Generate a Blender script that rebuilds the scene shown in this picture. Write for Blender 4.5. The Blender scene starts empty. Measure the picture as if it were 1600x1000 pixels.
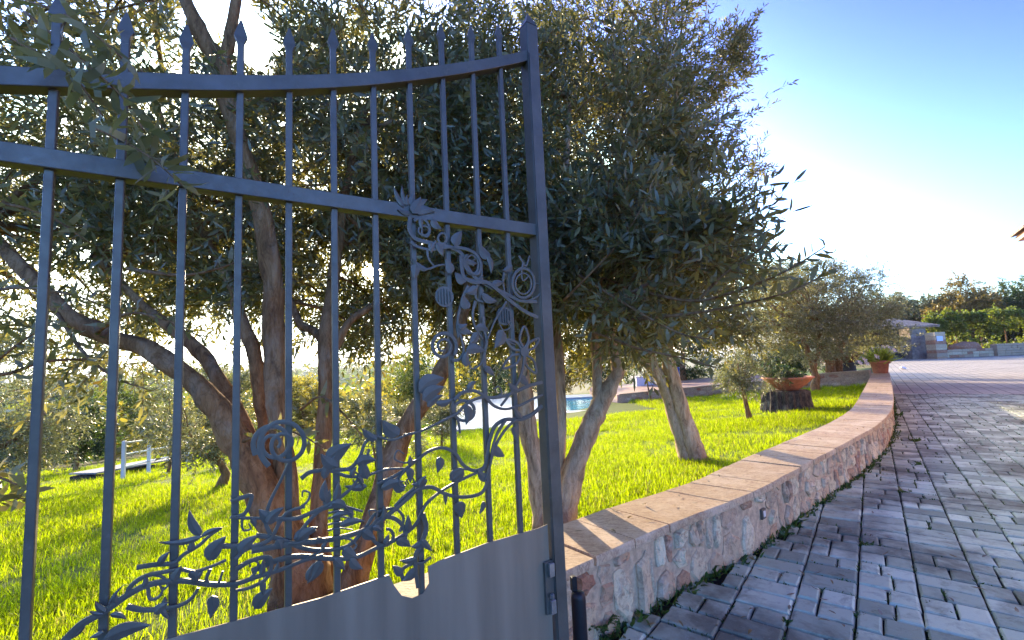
import bpy, bmesh, math, random
import numpy as np
from mathutils import Vector, Matrix, noise

# ------------------------------------------------------------------ camera, world, sun, exposure
S = bpy.context.scene
FPX = 700.0                                    # focal length in units of 1/1600 of the frame width
PITCH, ROLL, EYE = math.radians(5.3), math.radians(2.54), np.array([0, 0, 1.1])
cam = bpy.data.cameras.new('camera'); cam_o = bpy.data.objects.new('camera', cam)
S.collection.objects.link(cam_o); S.camera = cam_o
cam.sensor_width = 36; cam.lens = 36 * FPX / 1600; cam.clip_start = .05; cam.clip_end = 20000
F0 = np.array([0, math.cos(PITCH), math.sin(PITCH)]); U0 = np.array([0, -math.sin(PITCH), math.cos(PITCH)]); R0 = np.array([1., 0, 0])
UP = math.cos(ROLL) * U0 + math.sin(ROLL) * R0
RT = math.cos(ROLL) * R0 - math.sin(ROLL) * U0
cam_o.matrix_world = Matrix([[RT[0], UP[0], -F0[0], 0], [RT[1], UP[1], -F0[1], 0], [RT[2], UP[2], -F0[2], 1.1], [0, 0, 0, 1]])

SUN_EL, SUN_AZ = math.radians(11.9), math.radians(-17.2)      # azimuth from +Y towards +X
SUN = np.array([math.sin(SUN_AZ) * math.cos(SUN_EL), math.cos(SUN_AZ) * math.cos(SUN_EL), math.sin(SUN_EL)])
W = bpy.data.worlds.new('World'); S.world = W; W.use_nodes = True
nt = W.node_tree; nt.nodes.clear()
sky = nt.nodes.new('ShaderNodeTexSky'); sky.sky_type = 'NISHITA'; sky.sun_disc = False
sky.sun_elevation = SUN_EL; sky.sun_rotation = SUN_AZ
sky.altitude = 200; sky.air_density = 1.0; sky.dust_density = 3.0; sky.ozone_density = 4.0
bg = nt.nodes.new('ShaderNodeBackground'); bg.inputs['Strength'].default_value = .032
hs = nt.nodes.new('ShaderNodeHueSaturation'); hs.inputs['Hue'].default_value = .514; hs.inputs['Saturation'].default_value = .69; nt.links.new(sky.outputs[0], hs.inputs['Color'])
gm = nt.nodes.new('ShaderNodeGamma'); gm.inputs[1].default_value = 3.0; nt.links.new(hs.outputs[0], gm.inputs[0]); 
mn = nt.nodes.new('ShaderNodeVectorMath'); mn.operation = 'MINIMUM'; mn.inputs[1].default_value = (54, 59, 53); nt.links.new(gm.outputs[0], mn.inputs[0]); nt.links.new(mn.outputs[0], bg.inputs['Color'])   # keeps the air round the sun from swamping everything
# the sun's own disc, soft-edged by the hazy air
tc = nt.nodes.new('ShaderNodeTexCoord')
dot = nt.nodes.new('ShaderNodeVectorMath'); dot.operation = 'DOT_PRODUCT'; dot.inputs[1].default_value = tuple(SUN)
nrmz = nt.nodes.new('ShaderNodeVectorMath'); nrmz.operation = 'NORMALIZE'
nt.links.new(tc.outputs['Generated'], nrmz.inputs[0]); nt.links.new(nrmz.outputs[0], dot.inputs[0])
mr = nt.nodes.new('ShaderNodeMapRange'); mr.interpolation_type = 'SMOOTHSTEP'
mr.inputs['From Min'].default_value = math.cos(math.radians(1.5)); mr.inputs['From Max'].default_value = math.cos(math.radians(.7))
nt.links.new(dot.outputs['Value'], mr.inputs['Value'])
bg2 = nt.nodes.new('ShaderNodeBackground'); bg2.inputs['Color'].default_value = (1, .82, .55, 1)
mul = nt.nodes.new('ShaderNodeMath'); mul.operation = 'MULTIPLY'; mul.inputs[1].default_value = 14
nt.links.new(mr.outputs[0], mul.inputs[0]); nt.links.new(mul.outputs[0], bg2.inputs['Strength'])
add = nt.nodes.new('ShaderNodeAddShader'); wo = nt.nodes.new('ShaderNodeOutputWorld')
nt.links.new(bg.outputs[0], add.inputs[0]); nt.links.new(bg2.outputs[0], add.inputs[1]); nt.links.new(add.outputs[0], wo.inputs['Surface'])

sl = bpy.data.lights.new('sun', 'SUN'); sl.energy = 4.1; sl.angle = math.radians(.55); sl.color = (1, .79, .52)
slo = bpy.data.objects.new('sun', sl); S.collection.objects.link(slo)
slo.rotation_euler = Vector(tuple(SUN)).to_track_quat('Z', 'Y').to_euler(); slo.location = (-8, 25, 9)

S.view_settings.view_transform = 'Standard'; S.view_settings.look = 'None'
S.view_settings.exposure = 1.98; S.view_settings.gamma = 1; S.view_settings.use_curve_mapping = False
S.cycles.max_bounces = 8; S.cycles.diffuse_bounces = 4; S.cycles.transmission_bounces = 6; S.cycles.transparent_max_bounces = 8
S.cycles.sample_clamp_indirect = 6

HAZE = .00022                                     # per metre
rng = np.random.default_rng(11); random.seed(5)

# ------------------------------------------------------------------ helpers
def ray(px, py): return F0 + (px - 800) / FPX * RT - (py - 500) / FPX * UP
def at_z(px, py, z):
    d = ray(px, py); return EYE + d * ((z - EYE[2]) / d[2])
def at_y(px, py, y):
    d = ray(px, py); return EYE + d * (y / d[1])
def pix(p):
    v = np.asarray(p) - EYE; w = v @ F0
    return 800 + FPX * (v @ RT) / w, 500 - FPX * (v @ UP) / w, w
def link(o): S.collection.objects.link(o); return o
def tag(o, label=None, cat=None, group=None, kind=None):
    if label: o['label'] = label
    if cat: o['category'] = cat
    if group: o['group'] = group
    if kind: o['kind'] = kind
    return o
def thing(name, loc, label, cat, group=None, rot=(0, 0, 0)):
    o = link(bpy.data.objects.new(name, None)); o.location = tuple(loc); o.rotation_euler = rot; o.empty_display_size = .1
    bpy.context.view_layer.update() if False else None
    return tag(o, label, cat, group)
def inv_of(parent):
    M = Matrix.Identity(4); p = parent
    while p is not None:
        M = Matrix.LocRotScale(p.location, p.rotation_euler, p.scale) @ M; p = p.parent
    return M.inverted()
def mesh_from(name, V, Fc, mats, parent=None, smooth=False, midx=None, world=True):
    """one mesh object; V in world coordinates when world, Fc list of index tuples or an (n,3)/(n,4) array"""
    me = bpy.data.meshes.new(name)
    V = np.asarray(V, float)
    if parent is not None and world:
        Mi = np.array(inv_of(parent)); V = V @ Mi[:3, :3].T + Mi[:3, 3]
    if isinstance(Fc, np.ndarray):
        n, k = Fc.shape
        me.vertices.add(len(V)); me.vertices.foreach_set('co', V.astype(np.float32).ravel())
        me.loops.add(n * k); me.loops.foreach_set('vertex_index', Fc.astype(np.int32).ravel())
        me.polygons.add(n); me.polygons.foreach_set('loop_start', np.arange(0, n * k, k, dtype=np.int32))
        me.update(calc_edges=True)
    else:
        me.from_pydata([tuple(v) for v in V], [], [tuple(f) for f in Fc]); me.update()
    for m in (mats if isinstance(mats, (list, tuple)) else [mats]): me.materials.append(m)
    if midx is not None: me.polygons.foreach_set('material_index', np.asarray(midx, dtype=np.int32))
    if smooth: me.polygons.foreach_set('use_smooth', np.ones(len(me.polygons), dtype=bool))
    me.validate(); me.update()
    o = link(bpy.data.objects.new(name, me)); o.parent = parent
    return o
class MB:
    def __init__(s): s.V = []; s.F = []
    def add(s, V, F):
        b = len(s.V); s.V += [tuple(v) for v in V]; s.F += [tuple(i + b for i in f) for f in F]; return s
    def box(s, c, sz, rz=0, bev=0):
        x, y, z = np.array(sz) / 2; ca, sa = math.cos(rz), math.sin(rz)
        if bev:
            lay = [(-z, bev), (-z + bev, 0), (z - bev, 0), (z, bev)]
        else: lay = [(-z, 0), (z, 0)]
        V = []
        for zz, i in lay:
            for sx, sy in ((-1, -1), (1, -1), (1, 1), (-1, 1)):
                a, b = sx * (x - i), sy * (y - i); V.append((c[0] + a * ca - b * sa, c[1] + a * sa + b * ca, c[2] + zz))
        F = [(3, 2, 1, 0)]
        for k in range(len(lay) - 1):
            for i in range(4): j = (i + 1) % 4; F.append((4 * k + i, 4 * k + j, 4 * k + 4 + j, 4 * k + 4 + i))
        t = 4 * (len(lay) - 1); F.append((t, t + 1, t + 2, t + 3))
        return s.add(V, F)
    def tube(s, P, R, n=8, cap=True, wob=0):
        V, F = tube(P, R, n, cap, wob); return s.add(V, F)
    def lathe(s, prof, c, n=24, wob=0):
        V = []; F = []
        for k, (r, z) in enumerate(prof):
            for i in range(n):
                a = 2 * math.pi * i / n; q = r * (1 + wob * math.sin(a * 5 + k)); V.append((c[0] + q * math.cos(a), c[1] + q * math.sin(a), c[2] + z))
        for k in range(len(prof) - 1):
            for i in range(n): j = (i + 1) % n; F.append((k * n + i, k * n + j, k * n + n + j, k * n + n + i))
        F.append(tuple(range(n - 1, -1, -1))); F.append(tuple(range((len(prof) - 1) * n, len(prof) * n)))
        return s.add(V, F)
    def build(s, name, mat, parent=None, smooth=False, world=True): return mesh_from(name, np.array(s.V), s.F, mat, parent, smooth, None, world)
def unit(v): v = np.asarray(v, float); return v / (np.linalg.norm(v, axis=-1, keepdims=True) + 1e-12)
def smooth_path(P, n=4):
    """Catmull-Rom through the rows of P (any width)"""
    P = np.asarray(P, float); Q = np.vstack([2 * P[0] - P[1], P, 2 * P[-1] - P[-2]]); out = []
    for i in range(1, len(Q) - 2):
        a, b, c, d = Q[i - 1:i + 3]
        for t in np.arange(n) / n:
            out.append(.5 * (2 * b + (c - a) * t + (2 * a - 5 * b + 4 * c - d) * t * t + (3 * b - a - 3 * c + d) * t ** 3))
    out.append(P[-1]); return np.array(out)
def tube(P, R, n=8, cap=True, wob=0):
    P = np.asarray(P, float); T = unit(np.gradient(P, axis=0)); V = []; F = []
    x = unit(np.cross(T[0], [0.3, 1, .2]))
    for k in range(len(P)):
        x = unit(x - T[k] * (x @ T[k])); y = np.cross(T[k], x)
        for i in range(n):
            a = 2 * math.pi * i / n; r = R[k]
            if wob: r *= 1 + wob * noise.noise(Vector((math.cos(a) * 1.6 + P[0][0] * 9, math.sin(a) * 1.6, k * .33))) + wob * .5 * noise.noise(Vector((math.cos(a) * 4, math.sin(a) * 4 + P[0][1] * 7, k * .9)))
            V.append(P[k] + r * (math.cos(a) * x + math.sin(a) * y))
    for k in range(len(P) - 1):
        for i in range(n): j = (i + 1) % n; F.append((k * n + i, k * n + j, k * n + n + j, k * n + n + i))
    if cap: F.append(tuple(range(n - 1, -1, -1))); F.append(tuple(range((len(P) - 1) * n, len(P) * n)))
    return V, F

# ------------------------------------------------------------------ materials
def mat(name):
    m = bpy.data.materials.new(name); m.use_nodes = True; t = m.node_tree; t.nodes.clear()
    out = t.nodes.new('ShaderNodeOutputMaterial'); return m, t, out
def N(t, typ, **kw):
    n = t.nodes.new('ShaderNode' + typ)
    for k, v in kw.items():
        if k in n.inputs: n.inputs[k].default_value = v
        else: setattr(n, k, v)
    return n
def ramp(t, stops, src=None):
    r = t.nodes.new('ShaderNodeValToRGB'); e = r.color_ramp.elements
    while len(e) < len(stops): e.new(.5)
    for i, (p, c) in enumerate(stops): e[i].position = p; e[i].color = (*c, 1)
    if src is not None: t.links.new(src, r.inputs[0])
    return r
def mixc(t, a, b, fac, mode='MIX'):
    m = t.nodes.new('ShaderNodeMix'); m.data_type = 'RGBA'; m.blend_type = mode
    for v, i in ((fac, 0), (a, 6), (b, 7)):
        if isinstance(v, (int, float)): m.inputs[i].default_value = v
        elif isinstance(v, tuple): m.inputs[i].default_value = (*v, 1)
        else: t.links.new(v, m.inputs[i])
    return m.outputs[2]
def coords(t, kind='Object', scale=(1, 1, 1), rot=(0, 0, 0)):
    c = t.nodes.new('ShaderNodeTexCoord'); mp = t.nodes.new('ShaderNodeMapping')
    mp.inputs['Scale'].default_value = scale; mp.inputs['Rotation'].default_value = rot
    if kind == 'World':
        g = t.nodes.new('ShaderNodeNewGeometry'); t.links.new(g.outputs['Position'], mp.inputs[0])
    else: t.links.new(c.outputs[kind], mp.inputs[0])
    return mp.outputs[0]
def nz(t, co, scale, detail=4, rough=.6, dist=0):
    n = N(t, 'TexNoise', Scale=scale, Detail=detail, Roughness=rough, Distortion=dist)
    if co is not None: t.links.new(co, n.inputs['Vector'])
    return n.outputs['Fac']
def bump(t, h, strength, dist=.01):
    b = N(t, 'Bump', Strength=strength, Distance=dist); t.links.new(h, b.inputs['Height']); return b.outputs[0]
def rnd(t, stops, src='obj'):
    if src == 'obj': o = N(t, 'ObjectInfo').outputs['Random']
    else: o = t.nodes.new('ShaderNodeNewGeometry').outputs['Random Per Island']
    return ramp(t, stops, o).outputs[0]
def principled(t, out, col, rough=.8, metal=0, normal=None, spec=.4):
    p = N(t, 'BsdfPrincipled', Roughness=rough if isinstance(rough, (int, float)) else .5, Metallic=metal); p.inputs['Specular IOR Level'].default_value = spec
    if isinstance(col, tuple): p.inputs['Base Color'].default_value = (*col, 1)
    else: t.links.new(col, p.inputs['Base Color'])
    if not isinstance(rough, (int, float)): t.links.new(rough, p.inputs['Roughness'])
    if normal is not None: t.links.new(normal, p.inputs['Normal'])
    if out is not None: t.links.new(p.outputs[0], out.inputs['Surface'])
    return p
def leafmat(name, top, under, trans, tcol, rough=.42, yellow=None, spec=.4):
    """leaf: greener upper face, paler under face, light passing through; every leaf a little different"""
    m, t, out = mat(name)
    g = t.nodes.new('ShaderNodeNewGeometry')
    var = ramp(t, [(0, (.6, .62, .6)), (.5, (1, 1, 1)), (1, (1.35, 1.3, 1.1))], g.outputs['Random Per Island']).outputs[0]
    c = mixc(t, top, under, g.outputs['Backfacing']); c = mixc(t, c, var, 1.0, 'MULTIPLY')
    tc_ = mixc(t, tcol, var, 1.0, 'MULTIPLY')
    if yellow:
        y = ramp(t, [(0, (0, 0, 0)), (yellow[1], (0, 0, 0)), (yellow[1] + .02, (1, 1, 1)), (1, (1, 1, 1))], g.outputs['Random Per Island'])
        c = mixc(t, c, yellow[0], y.outputs[0]); tc_ = mixc(t, tc_, yellow[0], y.outputs[0])
    p = principled(t, None, c, rough, spec=spec)
    tr = N(t, 'BsdfTranslucent'); t.links.new(tc_, tr.inputs['Color'])
    mx = N(t, 'MixShader'); mx.inputs[0].default_value = trans
    t.links.new(p.outputs[0], mx.inputs[1]); t.links.new(tr.outputs[0], mx.inputs[2]); t.links.new(mx.outputs[0], out.inputs['Surface'])
    return m
OLIVE = leafmat('olive_leaf', (.078, .097, .042), (.22, .245, .175), .40, (.33, .30, .055), yellow=((.33, .22, .04), .965))
OLIVE_FAR = leafmat('far_olive_leaf', (.12, .14, .08), (.29, .31, .24), .42, (.36, .34, .10))  # paler than the near olive leaves
OLIVE_PALE = leafmat('silver_olive_leaf', (.10, .125, .065), (.27, .30, .23), .34, (.27, .28, .08))
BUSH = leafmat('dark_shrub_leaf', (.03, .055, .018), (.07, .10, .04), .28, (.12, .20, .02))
VINE = leafmat('vine_leaf', (.06, .11, .02), (.10, .14, .04), .45, (.28, .34, .03))
AUTUMN = leafmat('autumn_leaf', (.13, .10, .03), (.16, .13, .05), .4, (.30, .22, .04))
GOLD = leafmat('vineyard_leaf', (.16, .16, .025), (.20, .18, .04), .5, (.42, .36, .04))
STRAP = leafmat('strap_leaf', (.24, .32, .04), (.26, .34, .06), .5, (.6, .66, .06))
SUCC = leafmat('planter_leaf', (.05, .10, .03), (.09, .13, .05), .2, (.12, .2, .04))
GRASS = leafmat('grass_blade', (.10, .15, .008), (.11, .16, .01), .6, (.46, .60, .004), rough=.55, yellow=((.48, .42, .08), .94), spec=.08)
WEED = leafmat('weed_leaf', (.035, .075, .015), (.05, .09, .02), .3, (.10, .2, .02))
PETAL, t_, o_ = mat('white_petal'); principled(t_, o_, (.8, .74, .70), .6)

def barkmat(name, a, b, c, sc=14):
    m, t, out = mat(name); co = coords(t, 'World', (1, 1, .30)); f = nz(t, co, sc * 1.5, 8, .72, .7); h = nz(t, coords(t, 'World', (1, 1, .5)), sc * 5, 5, .7)
    big = nz(t, coords(t, 'World', (1, 1, .6)), 6, 6, .7); v = N(t, 'TexVoronoi', Scale=sc * 2.2); v.feature = 'DISTANCE_TO_EDGE'; wv = mixc(t, coords(t, 'World', (1, 1, .14)), N(t, 'TexNoise', Scale=7.0, Detail=4).outputs['Color'], .12); t.links.new(wv, v.inputs['Vector'])
    col = ramp(t, [(.30, a), (.5, b), (.70, c)], f).outputs[0]
    col = mixc(t, col, (.38, .31, .21), ramp(t, [(.52, (0, 0, 0)), (.68, (.55, .55, .55))], big).outputs[0])
    col = mixc(t, col, a, ramp(t, [(.0, (.35, .35, .35)), (.05, (0, 0, 0))], v.outputs['Distance']).outputs[0])
    col = mixc(t, col, (.05, .035, .02), ramp(t, [(.62, (0, 0, 0)), (.72, (.8, .8, .8))], nz(t, co, 9, 5, .7)).outputs[0])
    hh = mixc(t, f, h, .35); hh = mixc(t, hh, v.outputs['Distance'], .15)
    principled(t, out, col, .92, 0, bump(t, hh, 1.0, .02), .15); return m
BARK = barkmat('olive_bark', (.06, .033, .014), (.27, .145, .060), (.42, .26, .12))
BARK_PALE = barkmat('pale_olive_bark', (.13, .085, .045), (.42, .29, .165), (.60, .46, .30))
BARK_DARK = barkmat('dark_bark', (.02, .016, .013), (.07, .055, .042), (.16, .13, .10), 22)

def paintmat():
    m, t, out = mat('grey_iron_paint'); co = coords(t, 'World'); f = nz(t, co, 240, 3); g = nz(t, co, 9, 5, .7); h = nz(t, co, 45, 6, .75)
    col = ramp(t, [(.3, (.085, .078, .060)), (.7, (.138, .126, .098))], g).outputs[0]
    col = mixc(t, col, (.20, .18, .145), ramp(t, [(.58, (0, 0, 0)), (.72, (.55, .55, .55))], h).outputs[0])
    col = mixc(t, col, (.10, .055, .03), ramp(t, [(.66, (0, 0, 0)), (.74, (.6, .6, .6))], nz(t, co, 17, 6, .8)).outputs[0])
    r = ramp(t, [(.3, (.34, .34, .34)), (.7, (.6, .6, .6))], h).outputs[0]
    principled(t, out, col, r, .3, bump(t, mixc(t, f, h, .5), .22, .002), .5); return m
IRON = paintmat()
def sheetmat():
    m, t, out = mat('grey_sheet_steel'); co = coords(t, 'Object', (7, 7, .5)); f = nz(t, co, 2.2, 5, .6)
    col = ramp(t, [(.3, (.26, .205, .14)), (.75, (.36, .285, .195))], f).outputs[0]
    principled(t, out, col, ramp(t, [(.3, (.34, .34, .34)), (.7, (.52, .52, .52))], f).outputs[0], .35, bump(t, nz(t, coords(t, 'World'), 320, 2), .08, .002), .5); return m
SHEET = sheetmat()
def flat(name, col, rough=.6, metal=0, sc=30, var=.25, b=.15):
    m, t, out = mat(name); f = nz(t, coords(t, 'Object'), sc, 5)
    lo = tuple(c * (1 - var) for c in col); hi = tuple(min(1, c * (1 + var)) for c in col)
    principled(t, out, ramp(t, [(.3, lo), (.7, hi)], f).outputs[0], rough, metal, bump(t, f, b, .01)); return m
STEEL = flat('latch_steel', (.45, .45, .44), .35, .9)
BLACK = flat('black_rubber', (.012, .012, .014), .5)
WHITE = flat('white_paint', (.78, .78, .77), .5, var=.06)
BLUE = flat('blue_canvas', (.06, .14, .38), .7)
TERRA = flat('terracotta', (.46, .17, .09), .8, sc=14)
TERRA_DARK = flat('dark_terracotta', (.22, .075, .04), .8)
DECK = flat('pale_deck_stone', (.54, .47, .38), .42, sc=3, var=.1)
WOOD_GREY = flat('grey_board', (.36, .34, .31), .8)
OUTSTONE = flat('outhouse_stone', (.27, .215, .165), .9, sc=4, var=.45, b=.6)
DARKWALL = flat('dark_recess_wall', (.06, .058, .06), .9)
ROOFTILE = flat('old_roof_tile', (.36, .26, .19), .85, sc=3, var=.4)
SOFFIT = flat('pink_plaster', (.55, .36, .28), .85, sc=5, var=.12)
SIGNW = flat('pale_plaque', (.62, .68, .80), .4, var=.05)
LENS = flat('light_lens', (.62, .58, .52), .3, var=.05)
SCRAP = flat('white_scrap', (.85, .85, .85), .6, var=.05)

def tilemat():
    m, t, out = mat('sandstone_coping'); co = coords(t, 'World'); f = nz(t, coords(t, 'World', (2.2, 8, 3), (0, 0, .66)), 11, 7, .72, 1.4); g = nz(t, co, 4, 6, .7); h = nz(t, co, 70, 5, .7)
    base = rnd(t, [(0, (.50, .35, .20)), (.5, (.58, .43, .26)), (1, (.52, .36, .215))])
    col = mixc(t, base, (.30, .175, .10), ramp(t, [(.44, (0, 0, 0)), (.60, (.9, .9, .9))], f).outputs[0])
    col = mixc(t, col, (.66, .52, .36), ramp(t, [(.48, (0, 0, 0)), (.72, (.75, .75, .75))], g).outputs[0])
    col = mixc(t, col, (.20, .13, .085), ramp(t, [(.57, (0, 0, 0)), (.70, (.6, .6, .6))], h).outputs[0])
    principled(t, out, col, .7, 0, bump(t, mixc(t, f, h, .4), .6, .006), .25); return m
COPING = tilemat()
def stonemat():
    m, t, out = mat('rubble_stone'); co = coords(t, 'World'); f = nz(t, co, 26, 7, .7, .6); g = nz(t, co, 60, 4)
    base = rnd(t, [(0, (.58, .45, .27)), (.25, (.68, .55, .35)), (.42, (.48, .29, .16)), (.52, (.37, .15, .085)), (.62, (.54, .37, .22)), (.8, (.43, .30, .19)), (1, (.64, .50, .31))])
    col = mixc(t, base, (.15, .075, .05), ramp(t, [(.46, (0, 0, 0)), (.66, (.7, .7, .7))], f).outputs[0])
    col = mixc(t, col, (.66, .56, .42), ramp(t, [(.55, (0, 0, 0)), (.75, (.6, .6, .6))], nz(t, co, 13, 5)).outputs[0])
    principled(t, out, col, .88, 0, bump(t, mixc(t, f, g, .4), .9, .014), .25); return m
STONE = stonemat()
MORTAR = flat('pink_mortar', (.46, .33, .205), .92, sc=30, var=.3, b=.9)
def pavermat(name, src):
    m, t, out = mat(name); co = coords(t, 'World'); f = nz(t, co, 55, 6, .75); g = nz(t, co, 1.7, 6, .65, .3); d = nz(t, co, 11, 6, .75, .6)
    base = rnd(t, [(0, (.25, .275, .20)), (.2, (.41, .45, .325)), (.55, (.51, .555, .405)), (.85, (.59, .635, .465)), (1, (.69, .73, .545))], src)
    col = mixc(t, base, (.155, .145, .10), ramp(t, [(.47, (0, 0, 0)), (.62, (.84, .84, .84))], g).outputs[0])
    col = mixc(t, col, (.11, .10, .068), ramp(t, [(.52, (0, 0, 0)), (.72, (.55, .55, .55))], d).outputs[0])
    col = mixc(t, col, (.07, .085, .035), ramp(t, [(.60, (0, 0, 0)), (.72, (.6, .6, .6))], nz(t, co, 4.2, 6, .75)).outputs[0])
    col = mixc(t, col, (.62, .59, .52), ramp(t, [(.58, (0, 0, 0)), (.74, (.5, .5, .5))], f).outputs[0])
    principled(t, out, col, .88, 0, bump(t, mixc(t, f, d, .25), .5, .005), .2); return m
PAVER = pavermat('concrete_paver', 'obj'); PAVER_J = pavermat('concrete_paver_run', 'isl')
U_ANG = math.radians(38.5); UW = np.array([math.sin(U_ANG), math.cos(U_ANG)]); UN = np.array([UW[1], -UW[0]])
def farpave():
    m, t, out = mat('paving_far'); g = t.nodes.new('ShaderNodeNewGeometry'); mp = N(t, 'Mapping'); t.links.new(g.outputs['Position'], mp.inputs[0])
    mp.inputs['Rotation'].default_value = (0, 0, U_ANG)          # columns run along U
    mp2 = N(t, 'Mapping'); mp2.inputs['Rotation'].default_value = (0, 0, math.pi / 2); t.links.new(mp.outputs[0], mp2.inputs[0])
    b = N(t, 'TexBrick', Scale=1.0); b.inputs['Brick Width'].default_value = .17; b.inputs['Row Height'].default_value = .2153
    b.inputs['Mortar Size'].default_value = .007; b.inputs['Color1'].default_value = (.46, .38, .27, 1); b.inputs['Color2'].default_value = (.60, .51, .37, 1); b.inputs['Mortar'].default_value = (.06, .055, .045, 1)
    t.links.new(mp2.outputs[0], b.inputs['Vector'])
    f = nz(t, coords(t, 'World'), .5, 5); col = mixc(t, b.outputs[0], (.22, .18, .14), ramp(t, [(.45, (0, 0, 0)), (.7, (.5, .5, .5))], f).outputs[0])
    principled(t, out, col, .8, 0, bump(t, b.outputs['Fac'], -.4, .01), .35); return m
FARPAVE = farpave()
def soilmat(name, a, b, c, sc=9):
    m, t, out = mat(name); co = coords(t, 'World'); f = nz(t, co, sc, 7, .7); g = nz(t, co, .7, 4)
    col = ramp(t, [(.3, a), (.5, b), (.7, c)], f).outputs[0]
    principled(t, out, mixc(t, col, b, ramp(t, [(.4, (0, 0, 0)), (.7, (1, 1, 1))], g).outputs[0]), .95, 0, bump(t, f, .7, .02), .15); return m
JOINT = soilmat('joint_soil', (.012, .012, .010), (.035, .032, .024), (.026, .05, .012), 9)
LAWNSOIL = soilmat('lawn_thatch', (.05, .075, .010), (.085, .125, .014), (.13, .15, .025))
MEADOW = soilmat('dry_meadow', (.09, .10, .03), (.17, .15, .06), (.08, .11, .02), 3)
HILLM = soilmat('far_hill', (.04, .06, .03), (.06, .08, .035), (.10, .10, .05), .02)
WATER, t_, o_ = mat('pool_water')
p_ = principled(t_, o_, ramp(t_, [(.35, (.02, .42, .50)), (.65, (.05, .58, .62))], nz(t_, coords(t_, 'World'), 1.2, 3)).outputs[0], .06, 0, bump(t_, nz(t_, coords(t_, 'World'), 9, 3), .18, .02), .5)

# ------------------------------------------------------------------ terrain
OUT = smooth_path([(-1.5, .42), (-.4, 1.28), (.16, 1.72), (.67, 2.12), (1.32, 2.57), (1.82, 3.0), (2.75, 3.79), (3.5, 4.45), (4.43, 5.39), (5.75, 6.92), (8.08, 9.74), (10.5, 12.68)], 8)
INN = smooth_path([(-1.75, .68), (-.62, 1.55), (-.05, 1.98), (.45, 2.38), (1.06, 2.80), (1.56, 3.26), (2.49, 4.06), (3.23, 4.72), (4.14, 5.64), (5.44, 7.17), (7.77, 9.97), (10.2, 12.92)], 8)
LINE = np.vstack([INN[0] - 60 * unit(INN[1] - INN[0]), INN[::4], INN[-1] + np.array([UW * 60])[0]])
def wdist(X, Y):
    """signed distance from the garden wall's inner edge, positive on the lawn side"""
    X = np.asarray(X, float); Y = np.asarray(Y, float); best = np.full(X.shape, 1e9); sg = np.ones(X.shape)
    for a, c in zip(LINE[:-1], LINE[1:]):
        e = c - a; t = np.clip(((X - a[0]) * e[0] + (Y - a[1]) * e[1]) / (e @ e), 0, 1)
        qx, qy = a[0] + t * e[0], a[1] + t * e[1]; dd = np.hypot(X - qx, Y - qy); m = dd < best
        best = np.where(m, dd, best); sg = np.where(m, np.sign(e[0] * (Y - a[1]) - e[1] * (X - a[0])), sg)
    return best * sg
def lawn_z(X, Y):
    d = wdist(X, Y); dp = np.clip(d, 0, 18); X = np.asarray(X, float); Y = np.asarray(Y, float)
    z = .22 - .018 * np.clip(Y, 0, 13) - .085 * dp + .03 * np.sin(X * .7 + 1) * np.sin(Y * .6) * np.clip(dp / 3, 0, 1)
    far = np.clip(d - 18, 0, None)
    return z - .13 * np.clip(far, 0, 150) * (1 - .25 * np.clip(far / 150, 0, 1))
def ground_z(X, Y):
    X = np.asarray(X, float); Y = np.asarray(Y, float); d = wdist(X, Y)
    z = lawn_z(X, Y); z = np.where(d < -.05, -.06, z)
    r = np.hypot(X, Y); a = np.arctan2(X, Y)
    hill = 62 * np.exp(-((r - 4200) / 1300) ** 2) * (.75 + .25 * np.sin(a * 9) + .25 * np.sin(a * 23 + 1)) + np.where(r > 4200, 30, 0) * 0
    return z + np.where(d > 0, hill, hill * .9)
def on_ground(px, py, far=60):
    d = ray(px, py); ts = np.arange(.8, far, .01); P = EYE + ts[:, None] * d; z = lawn_z(P[:, 0], P[:, 1]); k = np.argmax(P[:, 2] < z)
    return P[k] if P[k, 2] < z[k] else None
def gz(x, y): return float(lawn_z(np.array(x), np.array(y)))

rad = np.concatenate([np.linspace(.3, 20, 50), np.geomspace(21, 7000, 60)]); ang = np.linspace(0, 2 * math.pi, 181)[:-1]
RR, AA = np.meshgrid(rad, ang, indexing='ij'); X, Y = RR * np.sin(AA), RR * np.cos(AA)
inlawn = (wdist(X, Y) < 18.2) & (wdist(X, Y) > -.5) & (Y < 40) & (Y > -14)
Z = ground_z(X, Y) - np.where(inlawn, .14, 0)
n_, k_ = RR.shape; idx = np.arange(n_ * k_).reshape(n_, k_); nx = np.roll(idx, -1, 1)
Fq = np.stack([idx[:-1], idx[1:], nx[1:], nx[:-1]], -1).reshape(-1, 4)
mi = (np.repeat(rad[:-1], k_) > 900).astype(int)
g = mesh_from('ground', np.stack([X, Y, Z], -1).reshape(-1, 3), Fq, [MEADOW, HILLM], None, True, mi); tag(g, 'dry meadow and valley falling away below the lawn to far hills', 'ground', None, 'structure')

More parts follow.
